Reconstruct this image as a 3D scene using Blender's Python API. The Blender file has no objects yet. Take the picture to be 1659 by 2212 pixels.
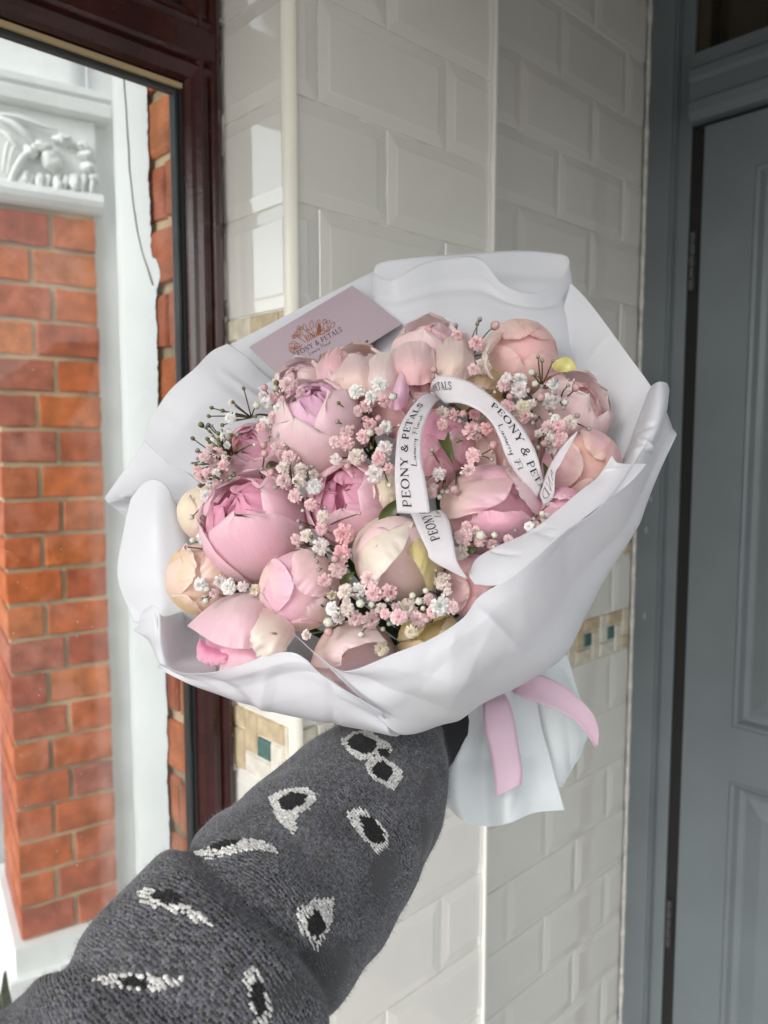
import bpy, math, random
import numpy as np
from mathutils import Vector, Matrix, noise

# ------------------------------------------------------------------ camera, sky, sun, exposure
SC = bpy.context.scene
COL = SC.collection
FPX, CX, CY = 1660.0, 829.5, 1106.0          # focal length and centre on a 1659 x 2212 reading grid
PITCH = math.radians(5.2)
CAM = np.array([0.0, 0.0, 1.5])
cam_data = bpy.data.cameras.new('camera')
cam_data.sensor_fit = 'VERTICAL'; cam_data.sensor_height = 36.0; cam_data.sensor_width = 27.0
cam_data.lens = 36.0 * FPX / 2212.0
cam_data.clip_start = 0.02; cam_data.clip_end = 2000
cam_data.dof.use_dof = True; cam_data.dof.focus_distance = 0.435; cam_data.dof.aperture_fstop = 10.0
camera = bpy.data.objects.new('camera', cam_data); COL.objects.link(camera)
camera.location = CAM; camera.rotation_euler = (math.radians(90) - PITCH, 0, 0)
SC.camera = camera

SUN_EL, SUN_AZ = math.radians(29), math.radians(-142)      # azimuth from +Y, clockwise
world = bpy.data.worlds.new('World'); SC.world = world; world.use_nodes = True
wt = world.node_tree; wt.nodes.clear()
sky = wt.nodes.new('ShaderNodeTexSky'); sky.sky_type = 'NISHITA'; sky.sun_disc = False
sky.sun_elevation = SUN_EL; sky.sun_rotation = SUN_AZ; sky.dust_density = 1.0; sky.ozone_density = 0.6; sky.air_density = 1.0
hs = wt.nodes.new('ShaderNodeHueSaturation'); hs.inputs['Saturation'].default_value = 0.22
bg = wt.nodes.new('ShaderNodeBackground'); bg.inputs['Strength'].default_value = 0.15
wo = wt.nodes.new('ShaderNodeOutputWorld')
wt.links.new(sky.outputs[0], hs.inputs['Color']); wt.links.new(hs.outputs[0], bg.inputs[0]); wt.links.new(bg.outputs[0], wo.inputs[0])
sun_data = bpy.data.lights.new('sun', 'SUN'); sun_data.energy = 0.75; sun_data.angle = math.radians(25); sun_data.color = (1.0, 0.98, 0.95)
sun = bpy.data.objects.new('sun', sun_data); COL.objects.link(sun); sun.location = (0, 0, 8)
sd = Vector((math.sin(SUN_AZ) * math.cos(SUN_EL), math.cos(SUN_AZ) * math.cos(SUN_EL), math.sin(SUN_EL)))
sun.rotation_euler = sd.to_track_quat('Z', 'Y').to_euler()
vs = SC.view_settings
vs.view_transform = 'Standard'; vs.look = 'None'; vs.gamma = 1.0; vs.use_curve_mapping = False
vs.exposure = 1.02
SC.cycles.use_denoising = True
SC.cycles.max_bounces = 8; SC.cycles.diffuse_bounces = 4; SC.cycles.glossy_bounces = 3
SC.cycles.transparent_max_bounces = 12; SC.cycles.transmission_bounces = 6
SC.cycles.sample_clamp_indirect = 6.0

# ------------------------------------------------------------------ helpers
RNG = random.Random(7)
NR = np.random.default_rng(11)
FW = np.array([0, math.cos(PITCH), -math.sin(PITCH)]); UP = np.array([0, math.sin(PITCH), math.cos(PITCH)]); RT = np.array([1.0, 0, 0])

def P(px, py, d):
    return CAM + d * (FW + (px - CX) / FPX * RT - (py - CY) / FPX * UP)

def Parr(a):
    a = np.asarray(a, float)
    d = a[..., 2:3]
    return CAM + d * (FW + (a[..., 0:1] - CX) / FPX * RT - (a[..., 1:2] - CY) / FPX * UP)

def proj(p):
    q = np.asarray(p) - CAM
    d = q @ FW
    return np.stack([CX + FPX * (q @ RT) / d, CY - FPX * (q @ UP) / d, d], -1)

def camdir(x, y, z):        # right, up, towards the viewer
    v = x * RT + y * UP - z * FW
    return v / np.linalg.norm(v)

def s2l(r, g, b):
    f = lambda c: (c / 255 / 12.92) if c / 255 <= 0.04045 else ((c / 255 + 0.055) / 1.055) ** 2.4
    return (f(r), f(g), f(b))

WORLD_M = {}
def place(o, parent=None, M=None):
    COL.objects.link(o)
    if M is not None: o.matrix_basis = M
    if parent is not None:
        o.parent = parent
        o.matrix_parent_inverse = WORLD_M[parent.name].inverted()
    WORLD_M[o.name] = M.copy() if M is not None else Matrix.Identity(4)
    return o

def tag(o, label=None, cat=None, group=None, kind=None):
    if label: o['label'] = label
    if cat: o['category'] = cat
    if group: o['group'] = group
    if kind: o['kind'] = kind
    return o

def thing(name, label, cat, loc, group=None):
    o = bpy.data.objects.new(name, None); o.empty_display_size = 0.02
    place(o, None, Matrix.Translation(Vector(loc)))
    return tag(o, label, cat, group)

def mk_mesh(name, V, F, mat, smooth=True, col=None, uv=None):
    me = bpy.data.meshes.new(name)
    V = np.asarray(V, float)
    me.from_pydata(V.tolist() if len(V) < 20000 else V, [], F if isinstance(F, list) else F.tolist())
    if mat is not None: me.materials.append(mat)
    if smooth: me.polygons.foreach_set('use_smooth', np.ones(len(me.polygons), bool))
    if col is not None:
        at = me.color_attributes.new('Col', 'FLOAT_COLOR', 'POINT')
        c = np.ones((len(V), 4), np.float32); c[:, :np.asarray(col).shape[1]] = col
        at.data.foreach_set('color', c.ravel())
    if uv is not None:
        l = me.uv_layers.new(name='UV')
        vi = np.zeros(len(me.loops), np.int32); me.loops.foreach_get('vertex_index', vi)
        l.data.foreach_set('uv', np.asarray(uv, np.float32)[vi].ravel())
    me.update()
    return me

def obj(name, V, F, mat, parent=None, smooth=True, col=None, uv=None, kind=None):
    o = bpy.data.objects.new(name, mk_mesh(name, V, F, mat, smooth, col, uv))
    place(o, parent)
    if kind: o['kind'] = kind
    return o

def inst(name, me, M, parent):
    return place(bpy.data.objects.new(name, me), parent, M)

def grid_faces(nu, nv, cyc_u=False):
    F = []
    for i in range(nu if cyc_u else nu - 1):
        for j in range(nv - 1):
            a = i * nv + j; b = ((i + 1) % nu) * nv + j
            F.append((a, b, b + 1, a + 1))
    return F

class MB:                       # collects boxes, prisms and tubes into one mesh
    def __init__(s): s.V = []; s.F = []; s.C = []
    def add(s, V, F, c=None):
        n = len(s.V); s.V.extend([tuple(v) for v in V]); s.F.extend([tuple(i + n for i in f) for f in F])
        if c is not None: s.C.extend([c] * len(V))
        return s
    def box(s, o, ax, ay, az, c=None):      # corner + three edge vectors
        o, ax, ay, az = map(np.asarray, (o, ax, ay, az))
        V = [o, o + ax, o + ax + ay, o + ay, o + az, o + ax + az, o + ax + ay + az, o + ay + az]
        F = [(0, 3, 2, 1), (4, 5, 6, 7), (0, 1, 5, 4), (1, 2, 6, 5), (2, 3, 7, 6), (3, 0, 4, 7)]
        if np.dot(np.cross(ax, ay), az) < 0: F = [f[::-1] for f in F]
        return s.add(V, F, c)
    def prism(s, prof, vec, caps=True):     # closed 3D profile swept by a vector
        n = len(prof); prof = np.asarray(prof); V = list(prof) + list(prof + np.asarray(vec))
        F = [(i, (i + 1) % n, n + (i + 1) % n, n + i) for i in range(n)]
        if caps: F += [tuple(range(n))[::-1], tuple(range(n, 2 * n))]
        return s.add(V, F)
    def tube(s, pts, rad, n=6, c=None):
        pts = np.asarray(pts, float); m = len(pts)
        rad = np.broadcast_to(np.asarray(rad, float), (m,))
        t = np.gradient(pts, axis=0); t /= np.linalg.norm(t, axis=1)[:, None] + 1e-12
        ref = np.array([0.3, 0.5, 0.81]); V = []
        for i in range(m):
            a = np.cross(t[i], ref); a /= np.linalg.norm(a) + 1e-12; b = np.cross(t[i], a)
            for k in range(n):
                q = 2 * math.pi * k / n
                V.append(pts[i] + rad[i] * (math.cos(q) * a + math.sin(q) * b))
        F = []
        for i in range(m - 1):
            for k in range(n):
                F.append((i * n + k, i * n + (k + 1) % n, (i + 1) * n + (k + 1) % n, (i + 1) * n + k))
        F += [tuple(range(n))[::-1], tuple(range((m - 1) * n, m * n))]
        return s.add(V, F, c)
    def build(s, name, mat, parent=None, smooth=False, kind=None):
        return obj(name, s.V, s.F, mat, parent, smooth, np.asarray(s.C)[:, :3] if s.C else None, None, kind)

def catmull(pts, n):
    pts = np.asarray(pts, float); k = len(pts)
    if k == 2:
        t = np.linspace(0, 1, n)[:, None]; return pts[0] * (1 - t) + pts[1] * t
    e = np.concatenate([[2 * pts[0] - pts[1]], pts, [2 * pts[-1] - pts[-2]]])
    u = np.linspace(0, k - 1 - 1e-9, n); i = u.astype(int)
    sh = (n,) + (1,) * (pts.ndim - 1); t = (u - i).reshape(sh)
    p0, p1, p2, p3 = e[i], e[i + 1], e[i + 2], e[i + 3]
    return 0.5 * (2 * p1 + (p2 - p0) * t + (2 * p0 - 5 * p1 + 4 * p2 - p3) * t ** 2 + (3 * p1 - p0 - 3 * p2 + p3) * t ** 3)

def polar(v):                    # rotation matrix with Z along v
    return Vector(v).to_track_quat('Z', 'Y').to_matrix().to_4x4()

# ------------------------------------------------------------------ materials
def mat_new(name):
    m = bpy.data.materials.new(name); m.use_nodes = True
    nt = m.node_tree; b = nt.nodes['Principled BSDF']
    return m, nt, b

def nd(nt, t, **kw):
    n = nt.nodes.new(t)
    for k, v in kw.items():
        if hasattr(n, k) and k not in ('Color', 'Scale'): setattr(n, k, v)
        else: n.inputs[k].default_value = v
    return n

def simple(name, color, rough=0.5, spec=0.5, var=0.0, vscale=8.0, bump=0.0, bscale=40.0, coat=0.0, rvar=0.0):
    m, nt, b = mat_new(name)
    b.inputs['Base Color'].default_value = (*color, 1); b.inputs['Roughness'].default_value = rough
    b.inputs['Specular IOR Level'].default_value = spec; b.inputs['Coat Weight'].default_value = coat; b.inputs['Coat Roughness'].default_value = 0.02; b.inputs['Coat IOR'].default_value = 1.75
    tc = nd(nt, 'ShaderNodeTexCoord')
    if var > 0:
        n1 = nd(nt, 'ShaderNodeTexNoise', Scale=vscale, Detail=5.0)
        nt.links.new(tc.outputs['Object'], n1.inputs['Vector'])
        mr = nd(nt, 'ShaderNodeMapRange'); mr.inputs['From Min'].default_value = 0.3; mr.inputs['From Max'].default_value = 0.7
        mr.inputs['To Min'].default_value = 1 - var; mr.inputs['To Max'].default_value = 1 + var
        nt.links.new(n1.outputs['Fac'], mr.inputs['Value'])
        mx = nd(nt, 'ShaderNodeMix', data_type='RGBA', blend_type='MULTIPLY'); mx.inputs['Factor'].default_value = 1
        mx.inputs['A'].default_value = (*color, 1) if False else (0, 0, 0, 1)
        mx.inputs[6].default_value = (*color, 1)
        nt.links.new(mr.outputs[0], mx.inputs[7]); nt.links.new(mx.outputs[2], b.inputs['Base Color'])
    if rvar > 0:
        n2 = nd(nt, 'ShaderNodeTexNoise', Scale=vscale * 2, Detail=4.0); nt.links.new(tc.outputs['Object'], n2.inputs['Vector'])
        m2 = nd(nt, 'ShaderNodeMapRange'); m2.inputs['To Min'].default_value = max(0, rough - rvar); m2.inputs['To Max'].default_value = rough + rvar
        nt.links.new(n2.outputs['Fac'], m2.inputs['Value']); nt.links.new(m2.outputs[0], b.inputs['Roughness'])
    if bump > 0:
        n3 = nd(nt, 'ShaderNodeTexNoise', Scale=bscale, Detail=4.0); nt.links.new(tc.outputs['Object'], n3.inputs['Vector'])
        bp = nd(nt, 'ShaderNodeBump', Strength=1.0, Distance=bump)
        nt.links.new(n3.outputs['Fac'], bp.inputs['Height']); nt.links.new(bp.outputs[0], b.inputs['Normal'])
    return m

M_TILE = simple('glazed_tile', (0.85, 0.825, 0.765), 0.06, 0.8, var=0.03, vscale=6, bump=0.0006, bscale=14, rvar=0.03, coat=1.0)
M_GROUT = simple('grout', (0.74, 0.72, 0.65), 0.85, var=0.16, vscale=40, bump=0.0006, bscale=300)
M_TRIM = simple('cream_trim', (0.80, 0.77, 0.67), 0.35, var=0.04)
M_STONE = [simple('mosaic_pale', (0.66, 0.60, 0.48), 0.4, var=0.18, vscale=60), simple('mosaic_tan', (0.55, 0.44, 0.29), 0.4, var=0.22, vscale=60),
           simple('mosaic_cream', (0.70, 0.66, 0.58), 0.4, var=0.14, vscale=60)]
M_TEAL = simple('mosaic_glass', (0.075, 0.15, 0.14), 0.08, 0.6, var=0.2, vscale=80)
M_UPVC = simple('mahogany_upvc', (0.034, 0.0060, 0.0050), 0.22, 0.5, var=0.35, vscale=22, bump=0.0002, bscale=160, rvar=0.08)
M_SPACER = simple('spacer_bar', (0.055, 0.065, 0.068), 0.5)
M_GASKET = simple('gasket', (0.01, 0.01, 0.01), 0.6)
M_BEADTAN = simple('tan_bead', (0.42, 0.31, 0.17), 0.5)
M_WHITEX = simple('white_masonry_paint', (0.85, 0.855, 0.84), 0.65, var=0.09, vscale=4, bump=0.003, bscale=18)
M_CAPITAL = simple('white_carved_stone', (0.85, 0.855, 0.845), 0.55, var=0.06, vscale=14, bump=0.0015, bscale=60)
M_MORTAR = simple('mortar', (0.50, 0.38, 0.24), 0.9, var=0.5, vscale=6, bump=0.003, bscale=120)
M_DOOR = simple('blue_grey_paint', (0.128, 0.150, 0.160), 0.40, 0.5, var=0.06, vscale=10, bump=0.0004, bscale=90, rvar=0.08)
M_DARKGLASS = simple('transom_glass', (0.035, 0.026, 0.014), 0.25)
M_BLACK = simple('gap_black', (0.004, 0.004, 0.004), 0.8)
M_HINGE = simple('hinge_steel', (0.035, 0.037, 0.038), 0.5)
M_CEIL = simple('ceiling_paint', (0.62, 0.60, 0.55), 0.8, var=0.04)
M_FLOOR = simple('porch_floor_tile', (0.58, 0.56, 0.52), 0.5, var=0.2, vscale=5)
M_GROUND = simple('concrete_ground', (0.42, 0.41, 0.39), 0.9, var=0.2, vscale=3, bump=0.004)
M_CRACK = simple('crack', (0.32, 0.29, 0.24), 0.9)
M_SEAL = simple('sealant', (0.62, 0.60, 0.55), 0.7, var=0.25, vscale=60)

def mat_brick():
    m, nt, b = mat_new('brick'); L = nt.links.new
    oi = nd(nt, 'ShaderNodeObjectInfo'); tc = nd(nt, 'ShaderNodeNewGeometry')
    cr = nd(nt, 'ShaderNodeValToRGB'); e = cr.color_ramp.elements
    e[0].position = 0; e[0].color = (0.60, 0.16, 0.042, 1); e[1].position = 1; e[1].color = (0.40, 0.12, 0.085, 1)
    for p, c in ((0.3, (0.56, 0.135, 0.038, 1)), (0.55, (0.43, 0.10, 0.05, 1)), (0.75, (0.64, 0.20, 0.06, 1))):
        q = e.new(p); q.color = c
    L(oi.outputs['Random'], cr.inputs[0])
    n1 = nd(nt, 'ShaderNodeTexNoise', Scale=26.0, Detail=5.0); L(tc.outputs['Position'], n1.inputs['Vector'])
    mr = nd(nt, 'ShaderNodeMapRange'); mr.inputs[1].default_value = 0.25; mr.inputs[2].default_value = 0.75; mr.inputs[3].default_value = 0.55; mr.inputs[4].default_value = 1.3
    L(n1.outputs['Fac'], mr.inputs[0])
    mx = nd(nt, 'ShaderNodeMix', data_type='RGBA', blend_type='MULTIPLY'); mx.inputs[0].default_value = 1
    L(cr.outputs[0], mx.inputs[6]); L(mr.outputs[0], mx.inputs[7])
    # sparse white paint specks and pale bloom
    n2 = nd(nt, 'ShaderNodeTexNoise', Scale=190.0, Detail=2.0); L(tc.outputs['Position'], n2.inputs['Vector'])
    c2 = nd(nt, 'ShaderNodeMapRange'); c2.inputs[1].default_value = 0.735; c2.inputs[2].default_value = 0.78; L(n2.outputs['Fac'], c2.inputs[0])
    mx2 = nd(nt, 'ShaderNodeMix', data_type='RGBA'); L(c2.outputs[0], mx2.inputs[0]); L(mx.outputs[2], mx2.inputs[6]); mx2.inputs[7].default_value = (0.7, 0.66, 0.62, 1)
    n3 = nd(nt, 'ShaderNodeTexNoise', Scale=13.0, Detail=4.0); L(tc.outputs['Position'], n3.inputs['Vector'])
    c3 = nd(nt, 'ShaderNodeMapRange'); c3.inputs[1].default_value = 0.52; c3.inputs[2].default_value = 0.75; c3.inputs[4].default_value = 0.6; L(n3.outputs['Fac'], c3.inputs[0])
    mx3 = nd(nt, 'ShaderNodeMix', data_type='RGBA'); L(c3.outputs[0], mx3.inputs[0]); L(mx2.outputs[2], mx3.inputs[6]); mx3.inputs[7].default_value = (0.55, 0.25, 0.19, 1)
    L(mx3.outputs[2], b.inputs['Base Color']); b.inputs['Roughness'].default_value = 0.85
    bp = nd(nt, 'ShaderNodeBump', Strength=1.0, Distance=0.003); n4 = nd(nt, 'ShaderNodeTexNoise', Scale=240.0, Detail=5.0)
    L(tc.outputs['Position'], n4.inputs['Vector']); L(n4.outputs['Fac'], bp.inputs['Height']); L(bp.outputs[0], b.inputs['Normal'])
    return m
M_BRICK = mat_brick()

def mat_glass():
    m = bpy.data.materials.new('window_glass'); m.use_nodes = True; nt = m.node_tree; nt.nodes.clear(); L = nt.links.new
    o = nd(nt, 'ShaderNodeOutputMaterial'); t = nd(nt, 'ShaderNodeBsdfTransparent'); g = nd(nt, 'ShaderNodeBsdfGlossy'); g.inputs['Roughness'].default_value = 0.01
    t.inputs['Color'].default_value = (0.93, 0.95, 0.945, 1)
    f = nd(nt, 'ShaderNodeFresnel'); f.inputs['IOR'].default_value = 1.45; x = nd(nt, 'ShaderNodeMixShader')
    L(f.outputs[0], x.inputs[0]); L(t.outputs[0], x.inputs[1]); L(g.outputs[0], x.inputs[2]); L(x.outputs[0], o.inputs[0])
    return m
M_GLASS = mat_glass()

def mat_attr(name, rough=0.55, trans=0.0, sheen=0.0, veins=False, bump=0.0, bscale=200.0, spots=False):
    m, nt, b = mat_new(name); L = nt.links.new
    at = nd(nt, 'ShaderNodeAttribute', attribute_name='Col'); colour = at.outputs['Color']
    tc = nd(nt, 'ShaderNodeTexCoord')
    if veins:
        mp = nd(nt, 'ShaderNodeMapping'); mp.inputs['Scale'].default_value = (120, 5, 1); L(tc.outputs['UV'], mp.inputs['Vector'])
        nv = nd(nt, 'ShaderNodeTexNoise', Scale=1.0, Detail=4.0); L(mp.outputs[0], nv.inputs['Vector'])
        mr = nd(nt, 'ShaderNodeMapRange'); mr.inputs[1].default_value = 0.3; mr.inputs[2].default_value = 0.7; mr.inputs[3].default_value = 0.94; mr.inputs[4].default_value = 1.03
        L(nv.outputs['Fac'], mr.inputs[0])
        mx = nd(nt, 'ShaderNodeMix', data_type='RGBA', blend_type='MULTIPLY'); mx.inputs[0].default_value = 1
        L(colour, mx.inputs[6]); L(mr.outputs[0], mx.inputs[7]); colour = mx.outputs[2]
        if spots:
            ns = nd(nt, 'ShaderNodeTexNoise', Scale=130.0, Detail=2.0); L(tc.outputs['Object'], ns.inputs['Vector'])
            nl = nd(nt, 'ShaderNodeTexNoise', Scale=28.0, Detail=1.0); L(tc.outputs['Object'], nl.inputs['Vector'])
            a = nd(nt, 'ShaderNodeMapRange'); a.inputs[1].default_value = 0.70; a.inputs[2].default_value = 0.78; L(ns.outputs['Fac'], a.inputs[0])
            c = nd(nt, 'ShaderNodeMapRange'); c.inputs[1].default_value = 0.56; c.inputs[2].default_value = 0.66; L(nl.outputs['Fac'], c.inputs[0])
            mm = nd(nt, 'ShaderNodeMath', operation='MULTIPLY'); L(a.outputs[0], mm.inputs[0]); L(c.outputs[0], mm.inputs[1])
            mx2 = nd(nt, 'ShaderNodeMix', data_type='RGBA'); L(mm.outputs[0], mx2.inputs[0]); L(colour, mx2.inputs[6]); mx2.inputs[7].default_value = (0.30, 0.12, 0.03, 1)
            colour = mx2.outputs[2]
        bp = nd(nt, 'ShaderNodeBump', Strength=0.3, Distance=0.0004); L(nv.outputs['Fac'], bp.inputs['Height'])
        nc = nd(nt, 'ShaderNodeTexNoise', Scale=110.0, Detail=3.0); L(tc.outputs['Object'], nc.inputs['Vector'])
        bp2 = nd(nt, 'ShaderNodeBump', Strength=0.5, Distance=0.0012); L(nc.outputs['Fac'], bp2.inputs['Height']); L(bp.outputs[0], bp2.inputs['Normal']); L(bp2.outputs[0], b.inputs['Normal'])
    elif bump > 0:
        n3 = nd(nt, 'ShaderNodeTexNoise', Scale=bscale, Detail=3.0); L(tc.outputs['Object'], n3.inputs['Vector'])
        bp = nd(nt, 'ShaderNodeBump', Strength=1.0, Distance=bump); L(n3.outputs['Fac'], bp.inputs['Height']); L(bp.outputs[0], b.inputs['Normal'])
    L(colour, b.inputs['Base Color']); b.inputs['Roughness'].default_value = rough
    b.inputs['Specular IOR Level'].default_value = 0.3; b.inputs['Sheen Weight'].default_value = sheen
    if veins:
        b.inputs['Subsurface Weight'].default_value = 0.3; b.inputs['Subsurface Radius'].default_value = (1.0, 0.5, 0.45); b.inputs['Subsurface Scale'].default_value = 0.004
    if trans > 0:
        tr = nd(nt, 'ShaderNodeBsdfTranslucent'); L(colour, tr.inputs['Color'])
        x = nd(nt, 'ShaderNodeMixShader'); x.inputs[0].default_value = trans
        out = nt.nodes['Material Output']; L(b.outputs[0], x.inputs[1]); L(tr.outputs[0], x.inputs[2]); L(x.outputs[0], out.inputs[0])
    return m
M_PETAL = mat_attr('petal', 0.55, 0.44, 0.3, veins=True, spots=True)
M_FLORET = mat_attr('floret', 0.6, 0.30)
M_WOOL = mat_attr('wool', 0.9, 0.0, 0.3)
M_STEM = mat_attr('stem', 0.6)
M_LEAF = simple('leaf', (0.075, 0.095, 0.022), 0.4, var=0.4, vscale=90)
M_TEXT = simple('black_print', (0.012, 0.012, 0.014), 0.5)
M_TEXTGREY = simple('faded_print', (0.20, 0.17, 0.18), 0.6)
M_BRONZE = simple('bronze_print', (0.25, 0.085, 0.035), 0.35, var=0.3, vscale=300)
M_CARD = simple('mauve_card', (0.37, 0.295, 0.33), 0.45, var=0.03, vscale=20)
M_STAPLE = simple('staple', (0.55, 0.53, 0.48), 0.25); M_STAPLE.node_tree.nodes['Principled BSDF'].inputs['Metallic'].default_value = 0.8
M_SKIN = simple('skin', (0.50, 0.30, 0.22), 0.5)
M_UNDER = simple('black_knit', (0.006, 0.006, 0.007), 0.8, bump=0.001, bscale=400)

def mat_paper(name, col, tr, alpha, rough):
    m, nt, b = mat_new(name); L = nt.links.new
    b.inputs['Base Color'].default_value = (*col, 1); b.inputs['Roughness'].default_value = rough; b.inputs['Specular IOR Level'].default_value = 0.35
    t = nd(nt, 'ShaderNodeBsdfTranslucent'); t.inputs['Color'].default_value = (*col, 1)
    q = nd(nt, 'ShaderNodeBsdfTransparent')
    x = nd(nt, 'ShaderNodeMixShader'); x.inputs[0].default_value = tr; y = nd(nt, 'ShaderNodeMixShader'); y.inputs[0].default_value = alpha
    out = nt.nodes['Material Output']
    tc = nd(nt, 'ShaderNodeTexCoord'); n = nd(nt, 'ShaderNodeTexNoise', Scale=16.0, Detail=3.0); L(tc.outputs['Object'], n.inputs['Vector'])
    bp = nd(nt, 'ShaderNodeBump', Strength=0.25, Distance=0.003); L(n.outputs['Fac'], bp.inputs['Height']); L(bp.outputs[0], b.inputs['Normal'])
    L(b.outputs[0], x.inputs[1]); L(t.outputs[0], x.inputs[2]); L(x.outputs[0], y.inputs[1]); L(q.outputs[0], y.inputs[2]); L(y.outputs[0], out.inputs[0])
    return m
M_PAPER = mat_paper('frosted_wrap', (0.83, 0.835, 0.86), 0.46, 0.13, 0.36)
M_PAPER2 = mat_paper('white_tissue', (0.84, 0.88, 0.885), 0.30, 0.0, 0.55)

def mat_satin(name, col, rough=0.38):
    m, nt, b = mat_new(name); L = nt.links.new
    b.inputs['Base Color'].default_value = (*col, 1); b.inputs['Roughness'].default_value = rough; b.inputs['Specular IOR Level'].default_value = 0.9; b.inputs['Sheen Weight'].default_value = 0.15
    b.inputs['Anisotropic'].default_value = 0.5
    tc = nd(nt, 'ShaderNodeTexCoord'); mp = nd(nt, 'ShaderNodeMapping'); mp.inputs['Scale'].default_value = (260, 26, 1); L(tc.outputs['UV'], mp.inputs['Vector'])
    w = nd(nt, 'ShaderNodeTexNoise', Scale=1.0, Detail=1.0); L(mp.outputs[0], w.inputs['Vector'])
    bp = nd(nt, 'ShaderNodeBump', Strength=0.5, Distance=0.0004); L(w.outputs['Fac'], bp.inputs['Height']); L(bp.outputs[0], b.inputs['Normal'])
    t = nd(nt, 'ShaderNodeBsdfTranslucent'); t.inputs['Color'].default_value = (*col, 1)
    x = nd(nt, 'ShaderNodeMixShader'); x.inputs[0].default_value = 0.2; out = nt.nodes['Material Output']
    L(b.outputs[0], x.inputs[1]); L(t.outputs[0], x.inputs[2]); L(x.outputs[0], out.inputs[0])
    return m
M_RIBBON = mat_satin('white_satin', (0.68, 0.64, 0.66), 0.42)
M_PINKRIB = mat_satin('pink_satin', (0.78, 0.55, 0.66), 0.30)

# ------------------------------------------------------------------ the place: plan axes
TH = math.radians(46.5)
U = np.array([math.sin(TH), math.cos(TH), 0]); Vv = np.array([-math.cos(TH), math.sin(TH), 0]); Z = np.array([0, 0, 1.0])
C0 = np.array([-0.0913, 0.767, 0])
def W(s, q, z): return C0 + s * U + q * Vv + z * Z          # s along the tiled wall, q outwards through the window

def frame_M(o, x, y, n, sx=1, sy=1, sz=1):
    M = Matrix.Identity(4)
    for i in range(3):
        M[i][0] = x[i] * sx; M[i][1] = y[i] * sy; M[i][2] = n[i] * sz; M[i][3] = o[i]
    return M

_tile_cache = {}
def tile_mesh(w, h, bl, br, name='tile', mat=None, bevel=0.012, lift=0.0026, rim=0.0012):
    key = (round(w, 4), round(h, 4), bl, br, name, mat.name if mat else '', bevel)
    if key in _tile_cache: return _tile_cache[key]
    g = 0.0011; e = 0.0008
    x0, x1, y0, y1 = g, w - g, g, h - g
    V = []
    def ring(ix0, ix1, iy0, iy1, zs): V.extend([(ix0, iy0, zs[0]), (ix1, iy0, zs[0]), (ix1, iy1, zs[0]), (ix0, iy1, zs[0])])
    ring(x0, x1, y0, y1, [-0.001]); ring(x0, x1, y0, y1, [rim]); ring(x0 + e * .4, x1 - e * .4, y0 + e * .4, y1 - e * .4, [rim + e * .6])
    ring(x0 + (bevel if bl else e), x1 - (bevel if br else e), y0 + bevel, y1 - bevel, [lift])
    k = 0.0025 if bevel > 0.006 else 0.0008
    ring(x0 + (bevel + k if bl else e + .0001), x1 - (bevel + k if br else e + .0001), y0 + bevel + k, y1 - bevel - k, [lift + 0.0004])
    F = []
    for r in range(4):
        for i in range(4): F.append((r * 4 + i, r * 4 + (i + 1) % 4, (r + 1) * 4 + (i + 1) % 4, (r + 1) * 4 + i))
    F.append((16, 17, 18, 19))
    me = mk_mesh(name, V, F, mat or M_TILE, smooth=False)
    _tile_cache[key] = me
    return me

def ellipsoid(c, ax, ay, az, n=14, m=9, lump=0.0, seed=0):
    V = []
    for i in range(m):
        th = math.pi * i / (m - 1)
        for k in range(n):
            ph = 2 * math.pi * k / n
            d = np.array([math.sin(th) * math.cos(ph), math.sin(th) * math.sin(ph), math.cos(th)])
            r = 1 + lump * noise.noise(Vector(d * 2.3 + seed))
            V.append(np.asarray(c) + r * (d[0] * ax + d[1] * ay + d[2] * az))
    F = [(i * n + k, i * n + (k + 1) % n, (i + 1) * n + (k + 1) % n, (i + 1) * n + k) for i in range(m - 1) for k in range(n)]
    return V, F

ROWS = []
z = 1.632
while z < 2.5: ROWS.append((z, z + 0.1015, 't')); z += 0.1015
ROWS += [(1.558, 1.632, 'm'), (1.4665, 1.558, 't'), (1.375, 1.4665, 't'), (1.301, 1.375, 'm'), (1.203, 1.301, 't'), (1.129, 1.203, 'm')]
z = 1.129
while z > 0.30: ROWS.append((z - 0.1015, z, 't')); z -= 0.1015

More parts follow.
